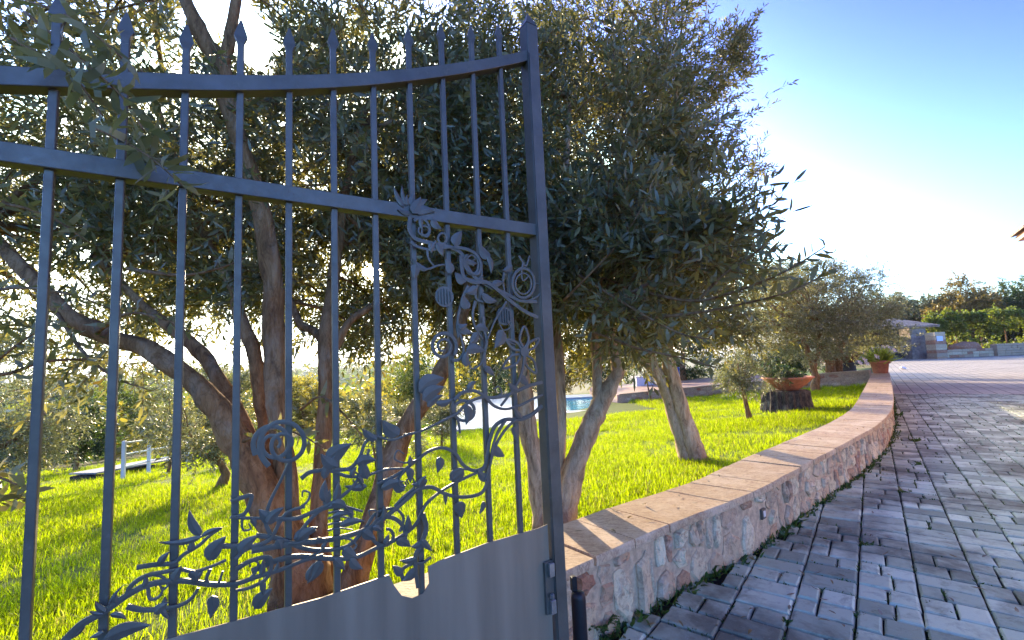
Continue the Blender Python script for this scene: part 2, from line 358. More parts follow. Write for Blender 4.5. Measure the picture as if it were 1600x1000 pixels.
# lawn sheet in (s along the wall, d off the wall) coordinates
ss = np.arange(0, len(LINE) - 1e-6, 1)
def wall_at(P, s):
    L = np.concatenate([[0], np.cumsum(np.linalg.norm(np.diff(P, axis=0), axis=1))]); s = np.asarray(s, float)
    return np.stack([np.interp(s, L, P[:, 0]), np.interp(s, L, P[:, 1])], -1)
xs = np.arange(-16, 18.01, .4); ys = np.arange(-2, 34.01, .4)
GX, GY = np.meshgrid(xs, ys, indexing='ij'); D = wdist(GX, GY); GZ = lawn_z(GX, GY)
GZ = GZ - np.where(D < -.02, .35, 0)                 # dives under the wall
idx = np.arange(GX.size).reshape(GX.shape); ok = (D > -.6) & (D < 18)
q = np.stack([idx[:-1, :-1], idx[1:, :-1], idx[1:, 1:], idx[:-1, 1:]], -1).reshape(-1, 4)
q = q[ok.reshape(-1)[q].all(1)]
lawn = mesh_from('lawn', np.stack([GX, GY, GZ], -1).reshape(-1, 3), q, LAWNSOIL, None, True); tag(lawn, 'sunlit green lawn sloping down from the low stone wall', 'lawn', None, 'structure')

# ------------------------------------------------------------------ garden wall with rubble face and coping
wall = thing('garden_wall', (.16, 1.72, 0), 'low curving rubble stone wall with sandstone coping between lawn and paved drive', 'wall')
n = len(OUT); off = unit(INN - OUT); face = OUT + off * .045; back = INN - off * .03
V = []; Fl = []
for i in range(n):
    V += [(*face[i], -.2), (*back[i], -.3), (*back[i], .289), (*face[i], .289)]
for i in range(n - 1):
    for a, b in ((0, 3), (3, 2), (2, 1)): Fl.append((4 * i + a, 4 * i + 4 + a, 4 * i + 4 + b, 4 * i + b))
Fl += [(0, 1, 2, 3), (4 * n - 1, 4 * n - 2, 4 * n - 3, 4 * n - 4)]
mesh_from('mortar_core', V, Fl, MORTAR, wall)
Lo = np.concatenate([[0], np.cumsum(np.linalg.norm(np.diff(OUT, axis=0), axis=1))]); TOT = Lo[-1]
def outer(s): return np.array([np.interp(s, Lo, OUT[:, 0]), np.interp(s, Lo, OUT[:, 1])])
def inner(s): return np.array([np.interp(s, Lo, INN[:, 0]), np.interp(s, Lo, INN[:, 1])])
s = 0; TSTEP = .25
while s < TOT - .05:
    e = min(s + TSTEP - .009, TOT); jz = rng.uniform(-.002, .002); m_ = (s + e) / 2
    V = []; Fq_ = []
    st = [s, m_, e]
    prof = [(-.0, .293), (-.004, .30), (-.004, .322), (.006, .330), (1.0, .330), (1.01, .322), (1.01, .293)]
    for a in st:
        o_, i_ = outer(a), inner(a); w_ = np.linalg.norm(i_ - o_)
        for f_, z_ in prof:
            f2 = f_ if abs(f_) < .5 else f_
            p = o_ + (i_ - o_) * f2 + (rng.uniform(-.0015, .0015, 2) if 0 < f_ < .5 else 0); V.append((p[0], p[1], z_ + jz + (rng.uniform(-.0012, .0012))))
    k = len(prof)
    for r_ in range(2):
        for c in range(k): d_ = (c + 1) % k; Fq_.append((r_ * k + c, r_ * k + d_, r_ * k + k + d_, r_ * k + k + c))
    Fq_ += [tuple(range(k))[::-1], tuple(range(2 * k, 3 * k))]
    mesh_from('coping_tile', V, Fq_, COPING, wall); s += TSTEP * rng.uniform(.96, 1.04)
def facep(s, z, out=0):
    o_, i_ = outer(s), inner(s); f = unit(i_ - o_); p = o_ + f * (.045 - out); return np.array([p[0], p[1], z])
def stone(sc, zc, w, h, name='stone'):
    """angular quarry stone: a few straight edges, a rough split face standing a little proud of the mortar"""
    k = int(rng.integers(5, 8)); A = np.sort((np.arange(k) + .5 + rng.uniform(-.3, .3, k)) * 2 * math.pi / k); ring = []
    for a in A:
        c, s_ = math.cos(a), math.sin(a); m = max(abs(c), abs(s_)) ** rng.uniform(.7, 1.0); q_ = rng.uniform(.42, .56); ring.append((sc + c / m * w * q_, zc + s_ / m * h * q_))
    rr_ = []
    for i in range(k):
        a, b = ring[i], ring[(i + 1) % k]; rr_ += [a, ((a[0] + b[0]) / 2 + rng.normal(0, w * .03), (a[1] + b[1]) / 2 + rng.normal(0, h * .03))]
    ring = rr_; k = len(ring); pr = rng.uniform(.005, .020); tx, tz = rng.normal(0, .09, 2)
    V = [facep(a, b, -.02) for a, b in ring]
    V += [facep(a, b, pr * rng.uniform(.3, .6)) for a, b in ring]
    V += [facep(a + (sc - a) * .16, b + (zc - b) * .16, pr * rng.uniform(.8, 1.2) + tx * (a - sc) + tz * (b - zc)) for a, b in ring]
    V += [facep(a + (sc - a) * .6, b + (zc - b) * .6, pr * rng.uniform(.75, 1.5) + tx * (a - sc) * .5 + tz * (b - zc) * .5) for a, b in ring]
    Fs = []
    for r_ in range(3):
        for i in range(k): j = (i + 1) % k; Fs.append((r_ * k + i, r_ * k + j, r_ * k + k + j, r_ * k + k + i))
    Fs.append(tuple(range(3 * k, 4 * k)))
    return V, Fs
SLIGHT = np.interp(0, [0], [0])
S_LIGHT = min(np.arange(1, 8, .01), key=lambda a: abs(pix(facep(a, .17))[0] - 1190))
count = 0; s = .9
far_mb = MB(); s = .85
def put_stone(sc_, zc, w, h):
    global count
    if abs(sc_ - S_LIGHT) < .03 + w / 2 and abs(zc - .165) < .035 + h / 2: return
    V, Fs = stone(sc_, zc, w * 1.0, h * 1.0)
    if count < 297 and s < 10: mesh_from('stone', V, Fs, STONE, wall); count += 1
    else: far_mb.add(V, Fs)
while s < TOT - .1:
    kind_ = rng.random(); w = rng.uniform(.085, .17); top, bot = .278, -.025
    if kind_ < .16:                                     # one tall stone
        hh_ = rng.uniform(.2, .27); put_stone(s + w / 2, bot + hh_ / 2 + .01, w * .85, hh_)
        if hh_ < .23: put_stone(s + w / 2, top - .022, w * .7, .045)
    elif kind_ < .72:                                   # two courses
        m_ = rng.uniform(.09, .17); put_stone(s + w / 2, (bot + m_) / 2, w, m_ - bot - .008)
        if rng.random() < .5: put_stone(s + w / 2, (top + m_) / 2, w, top - m_ - .008)
        else: f_ = rng.uniform(.4, .6); put_stone(s + w * f_ / 2, (top + m_) / 2, w * f_, (top - m_) * .9); put_stone(s + w * (1 + f_) / 2, (top + m_) / 2, w * (1 - f_), (top - m_) * .95)
    else:
        a_, b_ = rng.uniform(.05, .09), rng.uniform(.15, .2); put_stone(s + w / 2, (bot + a_) / 2, w * .95, a_ - bot - .006); put_stone(s + w / 2 + rng.uniform(-.02, .02), (a_ + b_) / 2, w * .9, b_ - a_ - .008); put_stone(s + w / 2, (b_ + top) / 2, w * .92, top - b_ - .006)
    s += w + rng.uniform(.002, .016)
tag(far_mb.build('far_stones', STONE, wall), None, None, None, 'stuff')
lf = np.array([*unit(outer(S_LIGHT + .05) - outer(S_LIGHT - .05)), 0]); up = np.array([0, 0, 1.])
c = facep(S_LIGHT, .165, .004); a_ = math.atan2(lf[1], lf[0])
wl = MB().box(c, (.05, .02, .058), a_, .003).build('wall_light', IRON, wall)
MB().box(facep(S_LIGHT, .165, .0135), (.026, .006, .034), a_, .002).build('lens', LENS, wl)

# ------------------------------------------------------------------ paved drive
def uv(u, v): return UW * u + UN * v
V = []; Fl = []
Pl = [face[i] for i in range(n)] + [face[-1] + UW * 5, face[-1] + UW * 30]
for p in Pl:
    V += [(p[0] - .1 * UN[0], p[1] - .1 * UN[1], -.017), (*(p + UN * 45), -.017)]
Fl = [(2 * i, 2 * i + 1, 2 * i + 3, 2 * i + 2) for i in range(len(Pl) - 1)]
V += [(-6, -7, -.017), (28, -34, -.017)]; Fl.append((len(V) - 2, len(V) - 1, 1, 0))
drive = mesh_from('driveway', V, Fl, JOINT); tag(drive, 'grey block paved drive running along the curved wall', 'driveway', None, 'structure')
U_END = 13.4
def paver_geom(w, h):
    """block lying in (v, u) with crisp but worn edges, origin at its centre, top at z = 0"""
    e = .0055; V = []
    for z, i in ((-.03, .0), (-.010, .0), (-.003, e * .5), (0, e * 1.7)):
        for sx, sy in ((-1, -1), (1, -1), (1, 1), (-1, 1)): V.append([sx * (w / 2 - i) + rng.uniform(-.0028, .0028), sy * (h / 2 - i) + rng.uniform(-.0028, .0028), z + (rng.uniform(-.0015, .001) if z > -.005 else 0)])
    F_ = []
    for k in range(3):
        for i in range(4): j = (i + 1) % 4; F_.append((4 * k + i, 4 * k + j, 4 * k + 4 + j, 4 * k + 4 + i))
    F_.append((12, 13, 14, 15)); return np.array(V), F_
BASE = {}
cells = []
CW = .2153
for k in range(-8, 26):
    v0 = .063 + CW * k; u = 1.0 + rng.uniform(0, .14)
    if v0 + CW < -1.6: continue
    while u < U_END:
        h = rng.choice([.128, .14, .15])
        if v0 > .36 * u + .75: u += h; continue
        if rng.random() < .42: cells.append((u + h / 2, v0 + CW / 2, CW, h))
        else:
            f = rng.choice([.4, .5, .6]); cells.append((u + h / 2, v0 + CW * f / 2, CW * f, h)); cells.append((u + h / 2, v0 + CW * (1 + f) / 2, CW * (1 - f), h))
        u += h
kept = []
FB = np.array([facep(s_, 0)[:2] for s_ in np.arange(0, TOT, .05)])
for (u, v, w, h) in cells:
    p = uv(u, v)
    d = wdist(p[0], p[1])
    dd = np.min(np.hypot(FB[:, 0] - p[0], FB[:, 1] - p[1]))
    if d > -.9:
        cs_ = np.array([uv(u + a * h / 2, v + b * w / 2) for a in (-1, 1) for b in (-1, 1)]); dc = wdist(cs_[:, 0], cs_[:, 1])
        if dc.min() > -.38: continue
    x, y, w_ = pix((p[0], p[1], 0)); vis = w_ > .3 and -40 < x < 1640 and y < 1040
    kept.append((0 if vis else 1, w_, u, v, w, h))
kept.sort(); shared = {}; pm = MB(); RZ = math.atan2(UN[1], UN[0])
for i, (a, b, u, v, w, h) in enumerate(kept):
    p = uv(u, v); zz = rng.uniform(-.002, .002); rz = RZ + rng.normal(0, .008); tx, ty = rng.normal(0, .0045, 2)
    if i < 300:
        key = (round(w, 3), round(h, 3), int(rng.integers(3)))
        if key not in shared:
            V, F_ = paver_geom(w - .007, h - .009); o = mesh_from('paver', V, F_, PAVER, drive, world=False); shared[key] = o.data
        else: o = link(bpy.data.objects.new('paver', shared[key])); o.parent = drive
        o.location = (p[0], p[1], zz); o.rotation_euler = (tx, ty, rz)
    else:
        V, F_ = paver_geom(w - .007, h - .009); ca, sa = math.cos(rz), math.sin(rz)
        V = np.stack([p[0] + V[:, 0] * ca - V[:, 1] * sa, p[1] + V[:, 0] * sa + V[:, 1] * ca, zz + V[:, 2] + V[:, 0] * tx + V[:, 1] * ty], -1); pm.add(V, F_)
tag(pm.build('paver_run', PAVER_J, drive), None, None, None, 'stuff')
# beyond the laid blocks the courses are too fine to tell apart
a = uv(U_END, .36 * U_END + .75); b = uv(U_END, wdist(0, 0) * 0 + .1)
V = [(*uv(U_END, -.6), -.002), (*uv(U_END, 40), -.002), (*uv(46, 40), -.002), (*uv(46, -.6), -.002),
     (*uv(-4, .36 * -4 + 3), -.002)]
V = [(*uv(U_END + .02, .30), -.002), (*uv(U_END + .02, .36 * U_END + .72), -.002), (*uv(U_END + .02, 40), -.002), (*uv(46, 40), -.002), (*uv(46, .30), -.002), (*uv(1.0, 1.13), -.002), (*uv(1, 40), -.002)]
fp = mesh_from('courtyard', V, [(0, 1, 2, 3, 4), (1, 5, 6, 2)], FARPAVE); tag(fp, 'sunlit far part of the block paved courtyard', 'courtyard', None, 'structure')

# ------------------------------------------------------------------ foliage builders
def perp(d, r):
    v = r.normal(size=d.shape); v -= d * (v * d).sum(-1, keepdims=True); return unit(v)
def leaf_faces(P, Dr, L, Wd, r, curl=.12, upbias=.7):
    """lanceolate leaves: 6 vertices, 4 triangles each"""
    n = len(P); L = L[:, None]; Wd = Wd[:, None]
    side = unit(np.cross(Dr, np.array([0, 0, 1.]) * upbias + r.normal(size=(n, 3)) * .6)); nn = np.cross(side, Dr)
    cu = (r.normal(size=(n, 1)) * curl) * L
    m1 = P + Dr * L * .33 + nn * cu * .35; m2 = P + Dr * L * .70 + nn * cu * .2
    V = np.stack([P, m1 - side * Wd * .5, m1 + side * Wd * .5, m2 - side * Wd * .42, m2 + side * Wd * .42, P + Dr * L - nn * cu * .5], 1)
    b = (np.arange(n) * 6)[:, None, None]; F_ = np.array([[0, 2, 1], [1, 2, 4], [1, 4, 3], [3, 4, 5]])[None] + b
    return V.reshape(-1, 3), F_.reshape(-1, 3)
def twig_leaves(St, Dr, Ln, nl, leafL, leafW, r, droop=.25, spread=.85, stem=.0016):
    """twigs with leaves in crossed pairs; returns leaf verts/faces and stem verts/faces"""
    n = len(St); e1 = perp(Dr, r); e2 = np.cross(Dr, e1); bend = perp(Dr, r) * r.uniform(0, .3, (n, 1)) + np.array([0, 0, -1]) * droop * r.uniform(.2, 1.4, (n, 1))
    P = []; D2 = []
    for k in range(nl):
        t = (k // 2 + .6 + .15 * (k % 2)) / (nl / 2 + .4); pos = St + Dr * (Ln * t)[:, None] + bend * (Ln * t * t * .6)[:, None]
        tan = unit(Dr + bend * t * 1.2); a = (k // 2) * math.pi / 2 + (k % 2) * math.pi + r.normal(0, .35, n)
        rad_ = e1 * np.cos(a)[:, None] + e2 * np.sin(a)[:, None]; tip = 1.0 if k < nl - 1 else .15
        P.append(pos); D2.append(unit(tan * r.uniform(.55, 1.0, (n, 1)) + rad_ * spread * tip))
    P = np.concatenate(P); D2 = np.concatenate(D2); m = len(P)
    LV, LF = leaf_faces(P, D2, leafL * r.uniform(.65, 1.2, m), leafW * r.uniform(.75, 1.2, m), r)
    ring = []
    for t, q_ in ((0, 1.0), (.5, .8), (1, .4)):
        c = St + Dr * (Ln * t)[:, None] + bend * (Ln * t * t * .6)[:, None]
        for a in (0, 2.094, 4.189): ring.append(c + (e1 * math.cos(a) + e2 * math.sin(a)) * stem * q_)
    SV = np.stack(ring, 1); b = (np.arange(n) * 9)[:, None, None]
    f = [[s_ * 3 + i, s_ * 3 + (i + 1) % 3, s_ * 3 + 3 + (i + 1) % 3] for s_ in (0, 1) for i in range(3)] + [[s_ * 3 + i, s_ * 3 + 3 + (i + 1) % 3, s_ * 3 + 3 + i] for s_ in (0, 1) for i in range(3)]
    return LV, LF, SV.reshape(-1, 3), (np.array(f)[None] + b).reshape(-1, 3)
def ell(c, rr, n, r, k=None, tight=.34, shell=.4):
    """points gathered in clumps inside an ellipsoid: positions and outward directions"""
    c = np.array(c, float); rr = np.array(rr, float); k = k or max(6, n // 45)
    d = unit(r.normal(size=(k, 3))); cl = d * (r.uniform(shell ** 3, 1, k) ** (1 / 3))[:, None]
    ix = r.integers(0, k, n); p = cl[ix] + r.normal(size=(n, 3)) * tight * .5
    return c + p * rr, unit(p * rr + .05 * r.normal(size=(n, 3))), c + cl * rr
GATE = {}
def cull(P, D_):
    """keeps leaves off the lens, off the gate's near side and out of the gap the sun shines through"""
    v = P - EYE; dist = np.linalg.norm(v, axis=1); keep = dist > .55
    hole = unit(np.array([ray(375, 45), ray(335, 22), ray(400, 70)])); cosang = (v @ hole.T).max(1) / dist; keep = dist > .55; keep &= cosang < math.cos(math.radians(2.0)); cosang = (v @ SUN) / dist; keep &= cosang < math.cos(math.radians(1.15))
    rel = P[:, :2] - GATE['P0']; sd = rel @ GATE['n']; al = rel @ GATE['d']
    keep &= ~((sd > -.05) & (al < 1.32) & (P[:, 1] < 2.2))
    return keep
def crown(name, parent, specs, leaf=(.055, .013), nl=14, tw=(.14, .30), mats=None, seed=1, limbs=None, droop=.3, extra=None, docull=True, up=.15, stem=.0016, tight=.34, shell=.4):
    r = np.random.default_rng(seed); St = []; Dr = []; CL = []
    for (c, rr, nn) in specs:
        p, d, cl = ell(c, rr, nn, r, tight=tight, shell=shell); St.append(p); Dr.append(unit(d * .9 + r.normal(size=d.shape) * .55 + np.array([0, 0, up]))); CL.append(cl)
    St = np.concatenate(St); Dr = np.concatenate(Dr); CL = np.concatenate(CL)
    if docull: k = cull(St + Dr * .12, Dr) & cull(St + Dr * .22, Dr) & cull(St, Dr); St, Dr = St[k], Dr[k]
    Ln = r.uniform(tw[0], tw[1], len(St))
    LV, LF, SV, SF = twig_leaves(St, Dr, Ln, nl, leaf[0], leaf[1], r, droop, stem=stem)
    V = [LV, SV]; Fs = [LF, SF + len(LV)]; nleaf = len(LF); off_ = len(LV) + len(SV)
    if limbs is not None:
        LP = np.concatenate(limbs)
        for c in CL:
            if docull and not cull(c[None], None)[0]: continue
            j = np.argmin(np.linalg.norm((LP - c) * np.array([1, 1, 1.5]), axis=1)); a = LP[j]; L_ = np.linalg.norm(c - a)
            mid = (a + c) / 2 + r.normal(size=3) * L_ * .1 + np.array([0, 0, L_ * .1]); pth = smooth_path([a, mid, c], 4)
            if docull and not cull(pth, None).all(): continue
            r0 = np.clip(L_ * .012, .003, .03); tv, tf = tube(pth, np.linspace(r0, r0 * .35, len(pth)), 5, False)
            tf = np.array(tf); tf = np.concatenate([tf[:, [0, 1, 2]], tf[:, [0, 2, 3]]]); V.append(np.array(tv)); Fs.append(tf + off_); off_ += len(tv)
    V = np.concatenate(V); Fs = np.concatenate(Fs)
    return mesh_from(name, V, Fs, mats or [OLIVE, BARK], parent, False, (np.arange(len(Fs)) >= nleaf).astype(int))
def limb_path(pts):
    """(px, py, depth, radius in px) -> world points and radii"""
    P = np.array([at_y(a, b, c) for a, b, c, _ in pts]); R = np.array([q_ * c / FPX for _, _, c, q_ in pts])
    S_ = smooth_path(np.column_stack([P, R]), 5); return S_[:, :3], np.clip(S_[:, 3], .002, None)
def wood(name, pts, parent, mat_=None, n=12, wob=.22):
    P, R = limb_path(pts); V, F_ = tube(P, R, n, True, wob); return mesh_from(name, V, F_, mat_ or BARK, parent, True), P

# gate line: runs from the hinge side near the camera to the free stile by the wall
GA = math.radians(57.5)
GATE['d'] = np.array([math.sin(GA), math.cos(GA)]); GATE['n'] = np.array([math.cos(GA), -math.sin(GA)]); GATE['P0'] = np.array([-.8715, .8246])

# ------------------------------------------------------------------ the three near olives
b1 = on_ground(470, 950); 
t1 = thing('olive_tree', (b1[0], b1[1], gz(b1[0], b1[1])), 'large old olive tree with many leaning stems directly behind the iron gate', 'tree', 'olive trees on the lawn')
Y1 = b1[1]
L1 = []
for nm, pts in [('trunk', [(484, 1000, Y1, 70), (474, 930, Y1, 54), (455, 870, Y1, 42), (425, 800, Y1 - .02, 31), (395, 735, Y1 - .03, 26), (370, 690, Y1 - .03, 24), (335, 632, Y1 - .05, 21), (285, 583, Y1 - .05, 18), (235, 548, Y1 - .05, 16), (170, 525, Y1 - .05, 15), (105, 490, Y1 - .05, 14), (45, 430, Y1, 12), (-30, 350, Y1 + .1, 13)]),
                ('stem', [(432, 830, Y1 + .04, 18), (412, 745, Y1 + .1, 15), (372, 650, Y1 + .15, 14), (325, 565, Y1 + .2, 12), (285, 525, Y1 + .22, 11), (225, 478, Y1 + .25, 8), (150, 400, Y1 + .3, 6)]),
                ('stem', [(440, 840, Y1 + .05, 18), (424, 730, Y1 + .12, 14), (412, 630, Y1 + .2, 14), (395, 545, Y1 + .22, 12), (374, 490, Y1 + .25, 10), (362, 445, Y1 + .3, 9), (325, 380, Y1 + .35, 7), (290, 300, Y1 + .4, 5)]),
                ('stem', [(476, 920, Y1 + .02, 36), (456, 810, Y1 + .05, 19), (442, 710, Y1 + .08, 18), (434, 630, Y1 + .08, 19), (428, 510, Y1 + .08, 18), (424, 420, Y1 + .05, 17), (402, 310, Y1, 16), (368, 200, Y1 - .05, 16), (345, 105, Y1 - .08, 18), (318, 60, Y1 - .1, 15), (290, 0, Y1 - .1, 12), (250, -90, Y1, 9)]),
                ('branch', [(345, 112, Y1 - .08, 13), (358, 65, Y1 - .1, 11), (368, 0, Y1 - .1, 9), (385, -100, Y1, 6)]),
                ('stem', [(498, 930, Y1 + .08, 32), (498, 830, Y1 + .12, 17), (503, 720, Y1 + .15, 15), (511, 610, Y1 + .18, 15), (510, 530, Y1 + .2, 13), (522, 430, Y1 + .3, 10), (535, 330, Y1 + .35, 8), (560, 200, Y1 + .4, 6)]),
                ('branch', [(512, 540, Y1 + .2, 10), (490, 516, Y1 + .22, 8), (470, 508, Y1 + .22, 7), (455, 470, Y1 + .25, 5)]),
                ('branch', [(514, 560, Y1 + .2, 9), (545, 505, Y1 + .25, 7), (580, 478, Y1 + .3, 5)]),
                ('stem', [(540, 1000, Y1 - .02, 40), (558, 885, Y1, 24), (588, 800, Y1 + .1, 19), (618, 705, Y1 + .2, 19), (648, 645, Y1 + .25, 17), (690, 580, Y1 + .3, 14), (720, 500, Y1 + .4, 11), (740, 400, Y1 + .5, 9), (745, 250, Y1 + .6, 6)])]:
    o, P = wood(nm, [(a, b, c_, q_ * .84) for a, b, c_, q_ in pts], t1, n=16, wob=.34); L1.append(P)
crown('crown', t1, [((-1.75, 2.35, 2.45), (.95, .6, .85), 1500), ((-.85, 2.5, 2.5), (.75, .6, .9), 1300), ((-1.5, 3.2, 2.3), (1.5, .8, 1.0), 1400), ((-3.2, 3.6, 2.2), (1.2, .8, 1.2), 900),
                    ((-.35, 2.9, 2.2), (.6, .7, .95), 1100), ((-2.1, 2.6, 1.75), (.8, .5, .35), 300), ((-1.0, 2.6, 1.62), (.9, .5, .34), 300), ((-.4, 2.8, 1.5), (.45, .4, .36), 260), ((-1.9, 2.2, 1.35), (.5, .4, .22), 120), ((-1.03, 3.1, 1.75), (.55, .4, .42), 420), ((-.45, 3.2, 1.75), (.5, .4, .45), 300)],
      seed=3, limbs=L1, leaf=(.060, .0135))

b2 = on_ground(868, 830); Y2 = b2[1]
t2 = thing('olive_tree', (b2[0], b2[1], gz(b2[0], b2[1])), 'slender olive with pale forked stems right behind the gate post by the wall', 'tree', 'olive trees on the lawn')
L2 = []
for nm, pts in [('trunk', [(874, 850, Y2, 22), (884, 800, Y2, 18), (898, 725, Y2, 16), (918, 675, Y2, 15), (934, 640, Y2, 16), (952, 608, Y2, 12), (966, 578, Y2 - .02, 10), (958, 540, Y2 - .05, 9), (952, 480, Y2 - .1, 8), (990, 390, Y2 - .15, 6), (1030, 250, Y2, 4)]),
                ('stem', [(850, 855, Y2 - .05, 20), (846, 790, Y2 - .05, 16), (836, 720, Y2 - .05, 13), (824, 668, Y2 - .05, 14), (820, 600, Y2 - .05, 9), (812, 520, Y2 - .05, 8), (800, 400, Y2, 7), (790, 250, Y2, 5)]),
                ('stem', [(866, 850, Y2 + .05, 15), (872, 760, Y2 + .05, 9), (877, 650, Y2 + .05, 8), (873, 560, Y2 + .05, 7.5), (868, 470, Y2 + .1, 7), (880, 330, Y2 + .15, 6), (890, 150, Y2 + .2, 4)]),
                ('branch', [(936, 640, Y2, 10), (934, 600, Y2 + .02, 8), (931, 545, Y2 + .05, 7), (925, 480, Y2 + .1, 6), (940, 350, Y2 + .2, 4)])]:
    o, P = wood(nm, pts, t2, BARK_PALE, n=14, wob=.3); L2.append(P)
crown('crown', t2, [((.42, 2.75, 2.35), (.6, .6, .85), 1400), ((.1, 3.0, 2.4), (.6, .6, 1.0), 1200), ((.55, 2.3, 1.62), (.55, .4, .26), 700), ((.85, 2.6, 1.75), (.4, .4, .4), 480), ((-.1, 3.0, 1.6), (.45, .4, .34), 360), ((.45, 2.5, 1.33), (.45, .35, .2), 330), ((.72, 1.85, 1.42), (.34, .3, .16), 200)],
      seed=4, limbs=L2, leaf=(.060, .0135))

b3 = on_ground(1085, 720); Y3 = b3[1]
t3 = thing('olive_tree', (b3[0], b3[1], gz(b3[0], b3[1])), 'olive with two twisted leaning stems standing midway along the lawn edge', 'tree', 'olive trees on the lawn')
L3 = []
for nm, pts in [('trunk', [(1093, 728, Y3, 21), (1084, 700, Y3, 16), (1070, 655, Y3, 13), (1056, 610, Y3, 12), (1046, 570, Y3, 12), (1040, 520, Y3, 10), (1050, 430, Y3, 8), (1060, 300, Y3, 6), (1060, 120, Y3, 4)]),
                ('stem', [(1078, 728, Y3 + .03, 16), (1066, 690, Y3 + .03, 12), (1050, 640, Y3 + .03, 10), (1034, 595, Y3 + .03, 9), (1022, 570, Y3 + .03, 8), (1000, 520, Y3 + .05, 7), (960, 430, Y3 + .1, 6), (940, 250, Y3 + .1, 4)]),
                ('branch', [(1036, 600, Y3 + .03, 7), (1014, 575, Y3, 6), (1000, 560, Y3, 5), (980, 530, Y3, 4)])]:
    o, P = wood(nm, [(a, b, c_, q_ * .88) for a, b, c_, q_ in pts], t3, BARK_PALE, n=14, wob=.34); L3.append(P)
crown('crown', t3, [((1.25, 4.5, 3.2), (.85, .8, 1.35), 1800), ((.7, 4.6, 2.6), (.9, .8, 1.2), 1400), ((1.45, 4.3, 1.75), (.75, .7, .45), 900), ((1.75, 4.4, 3.1), (.5, .6, .7), 480), ((1.35, 4.4, 4.35), (1.05, .8, .75), 1250), ((1.95, 4.3, 3.9), (.45, .5, .6), 260), ((2.05, 4.3, 2.5), (.35, .4, .6), 220), ((1.1, 4.1, 1.35), (.95, .7, .32), 650), ((.5, 4.3, 1.45), (.7, .6, .35), 380)],
      seed=6, limbs=L3, leaf=(.056, .013))

# leafy sprays hanging in front, each leaf a piece of its own
LEAFM = []
for v in range(5):
    lv, lf_ = leaf_faces(np.zeros((1, 3)), np.array([[1., 0, 0]]), np.array([1.]), np.array([.2 + .02 * v]), np.random.default_rng(v), .25)
    me = bpy.data.meshes.new('leaf'); me.from_pydata([tuple(a) for a in lv], [], [tuple(a) for a in lf_]); me.materials.append(OLIVE); LEAFM.append(me)
def spray(tree, pts, nleaf, L=.06, seed=0):
    r = np.random.default_rng(seed); P, R = limb_path(pts); R = np.maximum(R * .6, .0016); V, F_ = tube(P, R, 6, True, .1); br = mesh_from('spray', V, F_, BARK, tree, True)
    T = unit(np.gradient(P, axis=0)); Mi = inv_of(tree)
    for i in range(nleaf):
        t = (i // 2 + .5) / (nleaf / 2) * .92 + .08; k = t * (len(P) - 1); j = min(int(k), len(P) - 2); p = P[j] + (P[j + 1] - P[j]) * (k - j); tn = T[j]
        e1 = unit(np.cross(tn, [.2, .3, 1])); e2 = np.cross(tn, e1); a = (i // 2) * 1.57 + (i % 2) * math.pi + r.normal(0, .4)
        d = unit(tn * r.uniform(.35, 1.0) + (e1 * math.cos(a) + e2 * math.sin(a)) * .85 + np.array([0, 0, r.uniform(-.1, .3)]))
        l = L * r.uniform(.8, 1.2) * (1 - .25 * t); o = link(bpy.data.objects.new('leaf', LEAFM[int(r.integers(5))])); o.parent = br
        q_ = Vector(tuple(d)).to_track_quat('X', 'Z'); q_ = q_ @ Matrix.Rotation(r.uniform(-1.4, 1.4), 3, 'X').to_quaternion()
        o.matrix_local = Mi @ Matrix.LocRotScale(Vector(tuple(p)), q_, Vector((l, l, l)))
